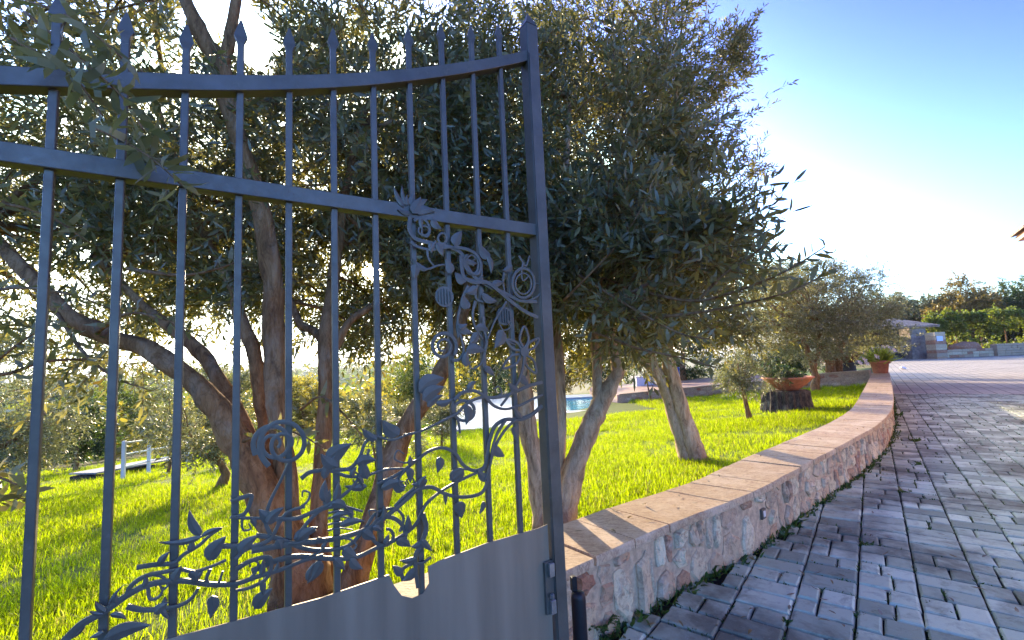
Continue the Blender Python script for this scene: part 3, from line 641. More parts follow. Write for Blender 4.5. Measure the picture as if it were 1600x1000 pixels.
for k, (tr, pts, nl_) in enumerate([
        (t2, [(1000, 455, 1.75, 5), (1080, 470, 1.6, 4), (1150, 455, 1.5, 3.2), (1225, 425, 1.38, 2.6), (1290, 385, 1.3, 1.5)], 24),
        (t2, [(980, 500, 1.75, 5), (1080, 490, 1.6, 4), (1160, 475, 1.5, 3), (1235, 455, 1.38, 2.4), (1295, 425, 1.32, 1.5)], 24),
        (t2, [(960, 470, 1.9, 5), (1020, 440, 1.75, 4), (1085, 400, 1.65, 3), (1130, 350, 1.6, 1.6)], 20),
        (t2, [(905, 430, 1.9, 4), (985, 480, 1.65, 3.4), (1060, 520, 1.55, 2.6), (1110, 530, 1.5, 1.5)], 18),
        (t2, [(880, 470, 1.9, 4), (920, 430, 1.8, 3), (975, 370, 1.75, 2.2), (1010, 310, 1.72, 1.2)], 18),
        (t1, [(40, 20, 1.05, 5), (90, 60, .85, 4), (140, 105, .74, 3.4), (190, 150, .71, 2.6), (225, 205, .70, 1.5)], 26),
        (t1, [(20, 60, 1.0, 4), (70, 90, .80, 3.6), (115, 120, .72, 3), (160, 180, .70, 1.6)], 22),
        (t1, [(150, 200, 1.15, 4), (200, 225, .90, 3), (240, 250, .78, 2.4), (285, 290, .76, 1.4)], 20),
        (t2, [(1090, 470, 1.6, 4), (1130, 430, 1.5, 3), (1180, 395, 1.44, 2.4), (1215, 365, 1.4, 1.5)], 16),
        (t2, [(930, 520, 1.9, 4), (1000, 545, 1.7, 3), (1070, 560, 1.6, 2.4), (1120, 575, 1.55, 1.5)], 16),
        (t1, [(20, 0, 1.2, 5), (70, 10, .95, 4), (130, 40, .75, 3), (190, 90, .72, 1.5)], 22),
        (t1, [(-60, 330, 1.3, 5), (10, 320, 1.15, 4), (80, 340, 1.1, 3), (140, 380, 1.05, 1.5)], 16),
        (t1, [(-60, 470, 1.4, 5), (20, 450, 1.25, 4), (110, 460, 1.2, 3), (190, 490, 1.18, 1.5)], 16),
        (t1, [(200, 420, 1.6, 5), (280, 430, 1.45, 4), (340, 420, 1.4, 3), (390, 400, 1.4, 1.5)], 16),
        (t1, [(150, 520, 1.8, 5), (200, 490, 1.65, 4), (260, 500, 1.55, 3), (320, 530, 1.5, 1.5)], 18),
        (t1, [(90, 490, 1.75, 5), (130, 550, 1.6, 4), (180, 590, 1.5, 3), (235, 610, 1.48, 1.5)], 18),
        (t1, [(-40, 600, 1.5, 5), (0, 560, 1.35, 4), (40, 530, 1.3, 3), (85, 500, 1.28, 1.5)], 18),
        (t1, [(-60, 790, 1.2, 5), (-30, 790, 1.1, 4), (10, 780, 1.0, 3), (50, 770, .98, 1.5)], 16),
        (t1, [(470, 640, 1.9, 4), (500, 620, 1.75, 3), (530, 640, 1.7, 2.4), (565, 680, 1.68, 1.5)], 16),
        (t1, [(380, 690, 1.8, 4), (430, 670, 1.65, 3), (470, 680, 1.6, 2.4), (505, 700, 1.58, 1.5)], 16),
        (t1, [(-60, 720, 1.3, 5), (-30, 735, 1.15, 4), (10, 750, 1.05, 3), (45, 765, 1.0, 1.5)], 14),
        (t1, [(-60, 560, 1.4, 6), (0, 585, 1.2, 5), (70, 565, 1.3, 4), (160, 560, 1.4, 2.5)], 12)]):
    spray(tr, pts, int(nl_ * 1.6), .066, 30 + k)

# ------------------------------------------------------------------ iron gate
gd, gn, P0 = GATE['d'], GATE['n'], GATE['P0']
gate = thing('iron_gate', (P0[0], P0[1], 0), 'open grey wrought iron gate leaf with cut metal vines and solid bottom sheet', 'gate', rot=(0, 0, math.atan2(gd[1], gd[0])))
def on_gate(px, py, nn=0.):
    """pixel -> (s along the leaf, z) on the plane nn in front of the bars"""
    d = ray(px, py); o = P0 + gn * nn; t = ((o - EYE[:2]) @ gn) / (d[:2] @ gn); p = EYE + d * t
    return np.array([(p[:2] - P0) @ gd, p[2]])
def G(s, z, nn=0.): return np.array([s, -nn, z])       # gate-local: x along, -y towards the camera
SP = .103
sst = on_gate(852, 570)[0]
zmid = np.mean([on_gate(*p, .02)[1] for p in [(100, 245), (300, 280), (500, 310), (640, 330), (830, 357)]])
PANEL = np.array([on_gate(*p, .012) for p in [(258, 1000), (380, 967), (500, 935), (608, 898), (616, 915), (628, 931), (645, 935), (661, 928), (671, 912), (669, 886), (690, 875), (760, 849), (840, 826)]])
ptop = [np.array([-.10, PANEL[0, 1] - (PANEL[0, 0] + .10) * .12])] + list(PANEL) + [np.array([sst - .03, PANEL[-1, 1] + .004])]
def plate(name, ring, n0, th, m, parent, bev=0):
    """flat plate cut to an outline in the gate plane, with real thickness"""
    bm = bmesh.new(); a = [bm.verts.new(G(s, z, n0 + th)) for s, z in ring]; f = bm.faces.new(a)
    r_ = bmesh.ops.extrude_face_region(bm, geom=[f]); vs = [v for v in r_['geom'] if isinstance(v, bmesh.types.BMVert)]
    bmesh.ops.translate(bm, verts=vs, vec=(0, th, 0)); bmesh.ops.recalc_face_normals(bm, faces=bm.faces); bmesh.ops.triangulate(bm, faces=[f for f in bm.faces if len(f.verts) > 4])
    me = bpy.data.meshes.new(name); bm.to_mesh(me); bm.free(); me.materials.append(m); o = link(bpy.data.objects.new(name, me)); o.parent = parent; return o
plate('bottom_sheet', [(-.10, .07), *[tuple(p) for p in ptop], (sst - .03, .07)], .0085, .003, SHEET, gate)
TOPR = smooth_path(np.array([on_gate(*p, .02) for p in [(-260, 92), (-60, 113), (0, 116), (200, 124), (400, 128), (560, 123), (680, 111), (760, 99), (826, 86)]]), 4)
TOPR[-1, 0] = sst - .022
def rail(name, path, h, d):
    V = []; F_ = []
    for s, z in path:
        for a, b in ((-h, -d), (-h, d), (h, d), (h, -d)): V.append(G(s, z + a / 2, b / 2 + .0))
    for k in range(len(path) - 1):
        for i in range(4): j = (i + 1) % 4; F_.append((4 * k + i, 4 * k + j, 4 * k + 4 + j, 4 * k + 4 + i))
    m = 4 * (len(path) - 1); F_ += [(3, 2, 1, 0), (m, m + 1, m + 2, m + 3)]
    o = mesh_from(name, V, F_, IRON, gate, world=False); bv = o.modifiers.new('edge', 'BEVEL'); bv.width = .0018; bv.segments = 2; return o
rail('top_rail', TOPR, .038, .036)
rail('middle_rail', [(-.3, zmid), (sst - .022, zmid)], .038, .036)
TIPPX = [(105, 5), (203, 28), (292, 45), (377, 38), (452, 50), (521, 50), (583, 56), (632, 46), (688, 42), (735, 44), (778, 42)]
r2 = np.random.default_rng(8)
for i in range(-2, 11):
    s = i * SP; ztop = np.interp(s, TOPR[:, 0], TOPR[:, 1]); zt = ztop + .10
    if i >= 0: zt = on_gate(*TIPPX[i])[1]
    zb = np.interp(s, [p[0] for p in ptop], [p[1] for p in ptop]) - .02
    if i == 7: zb -= .05
    b = MB().box((s, 0, (zb + zt - .05) / 2), (.0145, .0145, zt - .05 - zb), 0).build('bar', IRON, gate, world=False)
    bv = b.modifiers.new('edge', 'BEVEL'); bv.width = .002; bv.segments = 2
    m = MB(); w, d = .0165, .0095; z0 = zt - .052
    pr = [(.0073, .0073, 0), (.0080, .0066, .006), (.0138, .0045, .019), (.0130, .0042, .024), (.0020, .0025, .060)]
    V = []; F_ = []
    for a, b2_, z in pr: V += [(s - a, -b2_, z0 + z), (s + a, -b2_, z0 + z), (s + a, b2_, z0 + z), (s - a, b2_, z0 + z)]
    for k in range(len(pr) - 1):
        for q_ in range(4): j = (q_ + 1) % 4; F_.append((4 * k + q_, 4 * k + j, 4 * k + 4 + j, 4 * k + 4 + q_))
    F_ += [(3, 2, 1, 0), (16, 17, 18, 19)]
    mesh_from('spear_tip', V, F_, IRON, b, world=False)
zst = on_gate(828, 45)[1]
st = MB().box((sst, 0, (zst + .05) / 2), (.046, .046, zst - .05)).build('stile', IRON, gate, world=False)
bv = st.modifiers.new('edge', 'BEVEL'); bv.width = .004; bv.segments = 2
V = [(sst - .023, -.023, zst), (sst + .023, -.023, zst), (sst + .023, .023, zst), (sst - .023, .023, zst), (sst, 0, zst + .055)]
mesh_from('point', V, [(0, 1, 4), (1, 2, 4), (2, 3, 4), (3, 0, 4), (3, 2, 1, 0)], IRON, st, world=False)
# raised strip on the stile and the latch plates beside the sheet
MB().box((sst - .016, -.0255, zst * .5), (.010, .005, zst * .9)).build('stop_strip', IRON, gate, world=False)
la = on_gate(854, 885)[1]; lb = on_gate(856, 942)[1]; le = on_gate(858, 985)[1]
lk = MB().box((sst - .040, -.006, (la + lb) / 2), (.030, .030, .15), 0, .002).build('lock_case', IRON, gate, world=False)
MB().box((sst - .036, -.027, la), (.018, .010, .040), 0, .002).build('strike_plate', STEEL, lk, world=False)
MB().box((sst - .036, -.027, lb), (.018, .010, .040), 0, .002).build('strike_plate', STEEL, lk, world=False)
MB().lathe([(.007, 0), (.007, .01), (.004, .012)], (sst - .04, -.030, lb + .027), 10).build('bolt_head', STEEL, lk, world=False)

# ornament of cut sheet metal: outlines read along the photograph, laid 16 mm proud of the bars
OFF = .016
def c4(x, y): return 500 + x / 3.845, 270 + y / 3.845
def c5(x, y): return 500 + x / 3.845, 500 + y / 3.845
def c6(x, y): return 80 + x / 2.778, 640 + y / 2.778
def c7(x, y): return 400 + x / 2.777, 640 + y / 2.777
def ribbon(name, P, w0, w1, parent=gate, taper=True, nn=None):
    """vine: flat strip following a path in the gate plane, tapering to its tip"""
    w0 *= .86; w1 *= .86; P = smooth_path(P, 5); T = unit(np.gradient(P, axis=0)); Nn = np.stack([-T[:, 1], T[:, 0]], -1); k = len(P); V = []; F_ = []
    nn = OFF + r2.uniform(-.003, .004) if nn is None else nn
    for i in range(k):
        t = i / (k - 1); w = w0 + (w1 - w0) * t
        for a, b in ((-1, 0), (-1, 1), (0, 1.08), (1, 1), (1, 0)):
            p = P[i] + Nn[i] * a * w / 2; V.append(G(p[0], p[1], nn + b * .0045))
    for i in range(k - 1):
        for q_ in range(5): j = (q_ + 1) % 5; F_.append((5 * i + q_, 5 * i + 5 + q_, 5 * i + 5 + j, 5 * i + j))
    F_ += [tuple(range(5)), tuple(range(5 * k - 1, 5 * k - 6, -1))]
    return mesh_from(name, V, F_, IRON, parent, world=False)
def gp(f, pts): return np.array([on_gate(*f(*p), OFF) for p in pts])
def spiral(f, c, r0, turns=1.6, start=0, sq=1.0, cw=1, w=.011, r1f=.25):
    a = np.linspace(0, turns * 2 * math.pi, int(turns * 14)); q_ = r0 * (1 - (1 - r1f) * a / a[-1])
    return ribbon('vine_curl', gp(f, [(c[0] + math.cos(start + cw * t) * r_ * sq, c[1] + math.sin(start + cw * t) * r_) for t, r_ in zip(a, q_)]), w, w * .6)
def ringpiece(f, c, rx, ry, w=.009): 
    return ribbon('vine_ring', gp(f, [(c[0] + math.cos(t) * rx, c[1] + math.sin(t) * ry) for t in np.linspace(0, 2 * math.pi, 15)]), w, w)
def leafplate(f, base, tip, width, curve=.15, name='iron_leaf'):
    a, b = gp(f, [base])[0], gp(f, [tip])[0]; v = b - a; L_ = np.linalg.norm(v); t = v / L_; n_ = np.array([-t[1], t[0]]); k = 9; up_ = []; dn = []; mid = []
    for i in range(k + 1):
        x = i / k; h = width * L_ * (math.sin(math.pi * min(1, x ** .62)) ** .85) * .5; c_ = a + v * x + n_ * curve * L_ * math.sin(math.pi * x)
        up_.append(c_ + n_ * h); dn.append(c_ - n_ * h); mid.append(c_)
    nn = OFF + r2.uniform(.001, .006); V = []; F_ = []
    for i in range(k + 1):
        for p, z in ((up_[i], .0), (up_[i], .003), (mid[i], .0042), (dn[i], .003), (dn[i], 0)): V.append(G(p[0], p[1], nn + z))
    for i in range(k):
        for q_ in range(5): j = (q_ + 1) % 5; F_.append((5 * i + q_, 5 * i + 5 + q_, 5 * i + 5 + j, 5 * i + j))
    return mesh_from(name, V, F_, IRON, gate, world=False)
def idn(x, y): return x, y
def vine(f, pts, w=.012, w1=None):
    o = ribbon('vine', gp(f, pts), w, w1 or w * .55); Q = smooth_path([f(*p) for p in pts], 5); L = np.concatenate([[0], np.cumsum(np.linalg.norm(np.diff(Q, axis=0), axis=1))])
    for k in range(int(L[-1] / 62)):                    # small leaves and tendrils springing from the vine
        d = r2.uniform(.1, .95) * L[-1]; p = np.array([np.interp(d, L, Q[:, 0]), np.interp(d, L, Q[:, 1])]); q_ = np.array([np.interp(d + 6, L, Q[:, 0]), np.interp(d + 6, L, Q[:, 1])]); t = unit(q_ - p + 1e-6); n_ = np.array([-t[1], t[0]]) * r2.choice([-1, 1]); l = r2.uniform(16, 30)
        if p[0] > 838: continue
        if r2.random() < .62: leafplate(idn, tuple(p), tuple(p + (t * r2.uniform(.3, .9) + n_ * .8) * l), r2.uniform(.35, .6), r2.uniform(-.15, .15))
        else: ribbon('tendril', gp(idn, [tuple(p), tuple(p + t * l * .6 + n_ * l * .3), tuple(p + t * l * .9 + n_ * l * .8), tuple(p + t * l * .5 + n_ * l * 1.05), tuple(p + t * l * .35 + n_ * l * .7)]), .006, .003)
    return o
# upper part, from the middle rail down to the stile
vine(c4, [(540, 270), (535, 340), (570, 395), (650, 420), (740, 440), (800, 455), (850, 490), (880, 560), (930, 630), (1010, 680), (1100, 720), (1200, 768), (1300, 775)], .013, .012)
vine(c4, [(540, 415), (580, 445), (660, 465), (740, 455), (800, 448)], .010)
vine(c4, [(800, 450), (870, 460), (930, 490), (962, 550), (950, 605), (905, 605), (868, 570), (862, 520), (880, 495)], .011, .008)
vine(c4, [(840, 500), (845, 570), (860, 630), (920, 660), (990, 660), (1060, 705), (1140, 775), (1230, 838), (1302, 870)], .013, .013)
vine(c4, [(560, 290), (600, 275), (640, 300), (655, 350), (640, 385), (610, 370), (610, 340)], .010, .006)
vine(c4, [(545, 520), (580, 560), (640, 580), (700, 560), (760, 550)], .009)
vine(c4, [(640, 460), (650, 520), (690, 570)], .008)
vine(c4, [(960, 640), (935, 700), (940, 760), (990, 775), (1050, 765)], .010, .006)
vine(c4, [(890, 680), (860, 740), (835, 830), (822, 920), (830, 990)], .011)
vine(c4, [(1115, 775), (1080, 830), (1040, 900), (1000, 1000)], .009)
vine(c4, [(930, 770), (915, 850), (930, 930), (975, 1000)], .009)
vine(c4, [(1110, 590), (1100, 650), (1110, 720)], .010)
vine(c4, [(1190, 500), (1215, 540), (1235, 560), (1255, 500)], .009)
vine(c4, [(1215, 545), (1205, 600), (1215, 650), (1250, 620)], .008)
ringpiece(c4, (1215, 665), 66, 88, .010); ringpiece(c4, (1217, 668), 48, 62, .006)
ringpiece(c4, (735, 395), 26, 32, .007); ringpiece(c4, (620, 350), 32, 28, .006)
spiral(c4, (905, 560), 72, 1.2, -1.2, .7, 1, .009)
leafplate(c4, (800, 440), (848, 352), .6, .05); leafplate(c4, (660, 285), (728, 345), .55, -.1); leafplate(c4, (1010, 520), (950, 430), .6, .1)
leafplate(c4, (780, 610), (745, 520), .6, -.1); leafplate(c4, (870, 660), (805, 600), .7, .1); leafplate(c4, (885, 820), (850, 735), .7, .1)
leafplate(c4, (965, 735), (1060, 775), .45, -.1); leafplate(c4, (1150, 560), (1088, 590), .5, .1); leafplate(c4, (640, 590), (545, 515), .3, .1); leafplate(c4, (1000, 500), (1020, 610), .35, .1)
leafplate(c4, (940, 960), (890, 1030), .6, .1)
def fruit(f, c, r_, name='pomegranate'):
    p = gp(f, [c, (c[0] + r_, c[1])]); R_ = np.linalg.norm(p[1] - p[0]); o_ = plate(name, [(p[0][0] + R_ * math.cos(t), p[0][1] + R_ * 1.05 * math.sin(t)) for t in np.linspace(0, 2 * math.pi, 19)[:-1]], OFF, .004, IRON, gate)
    for k in range(-2, 3):
        h = R_ * math.sqrt(max(.05, 1 - (k / 2.6) ** 2)) * .8; m = MB().box((p[0][0] + k * R_ * .32, -OFF - .0058, p[0][1]), (R_ * .12, .004, h * 2)).build('rib', IRON, o_, world=False)
fruit(c4, (745, 745), 55); fruit(c4, (1105, 860), 46)
for a, b, w in (((500, 210), (440, 85), .25), ((515, 205), (490, 75), .2), ((525, 200), (520, 130), .3), ((540, 250), (460, 225), .35)): leafplate(c4, a, b, w, .06, 'petal')
leafplate(c4, (540, 200), (560, 130), .6, 0, 'petal'); leafplate(c4, (560, 230), (640, 165), .5, .1, 'petal'); leafplate(c4, (570, 240), (685, 240), .45, .12, 'petal'); leafplate(c4, (550, 250), (600, 150), .5, 0, 'petal')
# middle right: spiral, open flower, crossing vines
spiral(c5, (735, 160), 92, 1.9, .6, .9, -1, .012)
vine(c5, [(790, 245), (835, 235), (860, 190), (850, 120), (830, 60), (825, -20)], .011)
vine(c5, [(980, -20), (985, 60), (1000, 130), (985, 210), (985, 290), (1040, 330)], .011, .007)
leafplate(c5, (1090, 60), (1040, 170), .6, .1); leafplate(c5, (870, 180), (985, 190), .5, .1); leafplate(c5, (870, 280), (880, 180), .5, .1); leafplate(c5, (985, 280), (1045, 335), .45, 0)
vine(c5, [(1040, 130), (1110, 125), (1170, 150)], .008)
FC = (1222, 192)
for tx, ty in ((1222, 40), (1312, 112), (1118, 120), (1100, 290), (1295, 320)):
    a = np.array([tx - FC[0], ty - FC[1]], float); n_ = np.array([-a[1], a[0]]) * .17
    pts = [FC + a * .12, FC + a * .45 + n_, FC + a * .78 + n_ * .7, FC + a, FC + a * .78 - n_ * .7, FC + a * .45 - n_, FC + a * .12]
    ribbon('petal', gp(c5, pts), .0085, .0085)
plate('flower_eye', [tuple(p) for p in gp(c5, [(FC[0] + 26 * math.cos(t), FC[1] + 30 * math.sin(t)) for t in np.linspace(0, 2 * math.pi, 11)[:-1]])], OFF + .003, .005, IRON, gate)
vine(c5, [(1220, 220), (1210, 300), (1180, 380), (1130, 450), (1080, 515)], .010, .007)
vine(c5, [(800, 480), (850, 435), (920, 425), (985, 460), (1040, 515), (1110, 535), (1200, 510), (1270, 475), (1330, 450)], .012)
vine(c5, [(1330, 375), (1250, 395), (1160, 435), (1060, 465), (960, 465), (880, 500), (820, 560), (760, 590), (680, 630), (590, 670), (500, 690)], .012)
vine(c5, [(1335, 515), (1270, 570), (1190, 595), (1110, 600), (1050, 640), (1020, 720), (1005, 810), (985, 885), (925, 905), (860, 870), (810, 800), (740, 768), (660, 785), (590, 835), (520, 890), (440, 940), (340, 985)], .014)
vine(c5, [(1110, 600), (1060, 680), (1030, 770), (1015, 870), (985, 960)], .010)
ringpiece(c5, (865, 545), 62, 60, .010)
vine(c5, [(800, 480), (795, 540), (830, 610), (840, 680)], .010)
leafplate(c5, (590, 430), (745, 350), .55, .15, 'iron_leaf'); leafplate(c5, (610, 480), (740, 400), .5, .1); leafplate(c5, (640, 520), (735, 450), .4, .1); leafplate(c5, (690, 500), (800, 470), .35, -.1)
leafplate(c5, (470, 690), (370, 600), .6, .1); leafplate(c5, (1150, 640), (1175, 740), .45, .1); leafplate(c5, (715, 820), (700, 915), .6, .1)
leafplate(c5, (860, 895), (770, 960), .6, .1); leafplate(c5, (640, 960), (545, 985), .5, .1)
leafplate(c5, (60, 850), (190, 740), .55, .1); leafplate(c5, (100, 880), (0, 800), .5, .1); leafplate(c5, (310, 700), (250, 650), .5, .1)
vine(c5, [(80, 900), (180, 890), (240, 820), (270, 740), (330, 700), (430, 720), (520, 690)], .011)
# lower middle
spiral(c7, (125, 150), 118, 1.7, 2.2, 1.0, 1, .013)
vine(c7, [(195, 300), (240, 270), (320, 265), (400, 290), (480, 285), (560, 260), (640, 255)], .011)
vine(c7, [(60, 470), (170, 470), (250, 440), (330, 400), (400, 350), (440, 300), (470, 230), (490, 170)], .011)
vine(c7, [(-20, 610), (90, 590), (200, 575), (330, 560), (430, 535), (510, 500), (590, 440), (660, 380), (700, 345), (760, 335), (820, 365), (900, 378), (975, 360), (1005, 300), (1015, 225), (1050, 130), (1110, 55), (1165, 40), (1215, 8)], .014)
vine(c7, [(-20, 700), (100, 650), (200, 635), (320, 645), (430, 640), (520, 600), (610, 560), (690, 500), (730, 420), (780, 370), (850, 325), (920, 290), (990, 260)], .013)
spiral(c7, (560, 540), 92, 1.3, .5, 1.0, -1, .012)
vine(c7, [(0, 545), (100, 560), (200, 600), (300, 610), (400, 590), (470, 520), (520, 450), (600, 430), (640, 470), (625, 530)], .011, .007)
vine(c7, [(170, 560), (230, 480), (290, 430), (380, 420), (460, 440)], .010)
vine(c7, [(560, 330), (610, 300), (660, 250), (700, 215)], .010)
vine(c7, [(690, 340), (640, 380), (600, 420)], .010)
vine(c7, [(720, 450), (735, 510), (715, 580), (690, 630), (690, 690), (700, 770)], .016, .010)
vine(c7, [(640, 740), (630, 700), (670, 670), (720, 665), (760, 640)], .011, .006)
leafplate(c7, (690, 690), (630, 740), .6, .1); leafplate(c7, (690, 640), (620, 650), .35, .1); leafplate(c7, (710, 560), (760, 610), .35, 0)
for a, b, w in (((90, 480), (10, 430), .55), ((180, 560), (265, 505), .5), ((300, 400), (300, 300), .4), ((480, 300), (460, 200), .45), ((300, 220), (410, 150), .5), ((290, 300), (340, 200), .35), ((870, 400), (890, 470), .75), ((985, 395), (965, 450), .45),
                ((840, 300), (890, 250), .5), ((700, 330), (735, 285), .5), ((640, 350), (590, 300), .6), ((540, 340), (640, 310), .4), ((480, 330), (380, 330), .3), ((280, 650), (220, 750), .5), ((360, 500), (470, 480), .3), ((330, 460), (410, 450), .3), ((560, 120), (600, 70), .5), ((520, 130), (470, 90), .5)):
    leafplate(c7, a, b, w, .08)
for k in range(5): vine(c7, [(310, 420 + k * 26), (360, 410 + k * 26), (420, 425 + k * 24)], .005)
# lower left
spiral(c6, (965, 150), 92, 1.7, 2.6, 1.0, 1, .012)
vine(c6, [(60, 1000), (130, 930), (200, 890), (250, 860), (320, 810), (400, 765), (480, 745), (580, 740), (690, 755), (800, 752), (900, 720), (1000, 690), (1100, 650), (1180, 630)], .015)
vine(c6, [(330, 800), (350, 760), (410, 720), (500, 700), (560, 690), (620, 700), (690, 680), (760, 650)], .010)
vine(c6, [(370, 685), (450, 672), (530, 665), (580, 625), (640, 590), (690, 545), (740, 512)], .010, .006)
vine(c6, [(330, 850), (400, 865), (480, 860), (560, 845), (610, 815), (640, 770)], .011)
vine(c6, [(690, 690), (675, 740), (720, 760), (745, 700)], .008)
vine(c6, [(420, 770), (430, 820), (470, 810), (490, 770)], .007)
vine(c6, [(740, 590), (810, 590), (880, 590), (950, 560), (990, 490), (1030, 440), (1100, 420)], .012)
vine(c6, [(800, 650), (840, 610), (910, 590)], .010)
vine(c6, [(800, 690), (870, 650), (950, 640), (940, 720), (870, 765), (800, 780)], .011)
vine(c6, [(780, 400), (830, 380), (870, 375), (840, 450), (780, 465), (860, 470), (960, 470)], .011)
vine(c6, [(950, 540), (930, 480), (950, 400), (1000, 300), (1030, 230)], .010)
for a, b, w in (((650, 545), (600, 432), .3), ((660, 545), (468, 572), .17), ((650, 548), (745, 508), .25), ((680, 650), (760, 545), .6), ((810, 620), (900, 540), .5), ((450, 880), (510, 830), .7), ((700, 800), (690, 900), .5), ((880, 860), (960, 770), .6),
                ((230, 990), (435, 930), .4), ((230, 960), (170, 985), .5), ((240, 870), (195, 825), .4), ((230, 880), (170, 870), .35), ((260, 880), (330, 900), .35), ((250, 850), (320, 755), .15), ((940, 480), (1010, 420), .5), ((1050, 560), (1150, 520), .5), ((1110, 740), (1140, 660), .35), ((150, 930), (70, 1000), .25)):
    leafplate(c6, a, b, w, .08)

# photocell bollard by the end of the wall
pb = at_z(893, 1010, .05); pb = np.array([.185, 1.62, 0])
cell = thing('photocell_post', pb, 'short white post with black rounded cap behind the gate stile', 'bollard')
MB().box((pb[0], pb[1], .04), (.03, .03, .17), .3, .004).build('post', WHITE, cell)
m = MB(); m.lathe([(.006, .120), (.022, .123), (.025, .14), (.025, .285), (.022, .30), (.012, .305)], (pb[0], pb[1], 0), 16); m.build('cap', BLACK, cell, True)
MB().box((pb[0] - .012, pb[1] + .012, .325), (.018, .018, .05), .3, .003).build('reflector', BLACK, cell)

# ------------------------------------------------------------------ along the lawn: sapling, stump and bowl planter, pots
def tree_simple(label, px, py, trunks, specs, leaf, group=None, seed=0, mats=None, name='olive_tree', base=None, nl=14, tw=(.14, .3), up=.15, barkm=None, tight=.34, shell=.4, stem=.0016, droop=.3):
    """trunks: world polylines with radii; specs: crown ellipsoids; all relative to the base point"""
    b = on_ground(px, py) if base is None else np.array(base); r = np.random.default_rng(seed)
    t = thing(name, b, label, 'tree' if 'shrub' not in name else 'shrub', group); Ls = []
    for k, (pts, r0, r1) in enumerate(trunks):
        P = smooth_path(np.array(pts, float) + b, 5); P[1:-1] += r.normal(size=(len(P) - 2, 3)) * r0 * .12
        V, F_ = tube(P, np.linspace(r0, r1, len(P)) * (1 + .35 * np.exp(-np.arange(len(P)) / 2.)), 9, True, .25); mesh_from('trunk' if k == 0 else 'stem', V, F_, barkm or BARK, t, True); Ls.append(P)
    crown('crown', t, [(np.array(c) + b, rr, nn) for c, rr, nn in specs], leaf=leaf, nl=nl, tw=tw, mats=mats or [OLIVE, BARK], seed=seed + 1, limbs=Ls, docull=False, up=up, tight=tight, shell=shell, stem=stem, droop=droop)
    return b
bs = on_ground(1170, 656)
tree_simple('small silvery olive sapling in front of the stump planter', 0, 0, [([(0, 0, -.03), (-.06, .0, .5), (-.10, 0, .95)], .028, .012), ([(.05, 0, -.03), (-.02, .0, .4), (.02, 0, .9)], .020, .008)],
            [((-.05, 0, 1.0), (.48, .4, .42), 300), ((-.22, 0, .75), (.3, .3, .24), 90), ((.12, 0, .72), (.25, .3, .25), 70)], (.05, .013), seed=21, mats=[OLIVE_PALE, BARK], base=bs, tw=(.12, .25))
bst = on_ground(1230, 641)
stp = thing('tree_stump', bst, 'dark rough barked tree stump standing on the lawn under the bowl planter', 'stump')
r = np.random.default_rng(4); V = []; F_ = []; k = 44; rs = .40; hh = .36
for zz, q_ in ((-.06, 1.12), (.06, 1.03), (.16, .98), (.26, .97), (hh, .95), (hh + .006, .84)):
    for i in range(k):
        a = 2 * math.pi * i / k; ridge = (.045 if i % 2 else -.03) * (1 if zz < hh + .003 else .1); w = rs * (q_ + ridge + r.uniform(-.03, .03))
        V.append((bst[0] + w * math.cos(a), bst[1] + w * math.sin(a), bst[2] + zz + (r.uniform(-.01, .01) if zz > .2 else 0)))
for j in range(5):
    for i in range(k): q2 = (i + 1) % k; F_.append((j * k + i, j * k + q2, j * k + k + q2, j * k + k + i))
F_.append(tuple(range(5 * k, 6 * k)))
mesh_from('bark', V, F_, BARK_DARK, stp)
bz = bst[2] + hh + .008; bc = (bst[0] + .06, bst[1], bz)
bp = thing('bowl_planter', bc, 'wide terracotta bowl of green succulents resting on the dark tree stump', 'planter')
m = MB(); m.lathe([(.14, 0), (.17, .012), (.30, .11), (.40, .205), (.425, .222), (.425, .245), (.40, .245), (.37, .21), (.05, .19)], bc, 32); m.build('bowl', TERRA, bp, True)
crown('succulents', bp, [((bc[0], bc[1], bz + .27), (.30, .3, .09), 170), ((bc[0] - .25, bc[1], bz + .30), (.18, .2, .14), 60)], leaf=(.06, .02), nl=10, tw=(.08, .18), mats=[SUCC, BARK], seed=5, docull=False, up=.5)
crown('sage_sprigs', bp, [((bc[0] - .30, bc[1] - .1, bz + .28), (.28, .25, .22), 110)], leaf=(.045, .009), nl=14, tw=(.12, .26), mats=[OLIVE_PALE, BARK], seed=7, docull=False, up=.2)
# pot at the far end of the wall
e_ = (OUT[-1] + INN[-1]) / 2; e_ = e_ - UW * .3; pc = (e_[0], e_[1], .331)
pt = thing('flower_pot', pc, 'terracotta pot of yellow green strappy leaves with white flowers on the wall end', 'flower pot')
m = MB(); m.lathe([(.155, 0), (.165, .01), (.205, .27), (.235, .275), (.238, .345), (.215, .35), (.20, .31), (.03, .30)], pc, 28); m.build('pot', TERRA, pt, True)
r = np.random.default_rng(6); n_ = 150; a = r.uniform(0, 6.28, n_); el_ = r.uniform(.15, 1.3, n_); D_ = np.stack([np.cos(a) * np.cos(el_), np.sin(a) * np.cos(el_), np.sin(el_)], -1)
P_ = np.array(pc) + np.array([0, 0, .30]) + D_ * np.array([.12, .12, .05]); lv, lf_ = leaf_faces(P_, D_, r.uniform(.25, .5, n_), r.uniform(.025, .04, n_), r, .5); mesh_from('leaves', lv, lf_, STRAP, pt)
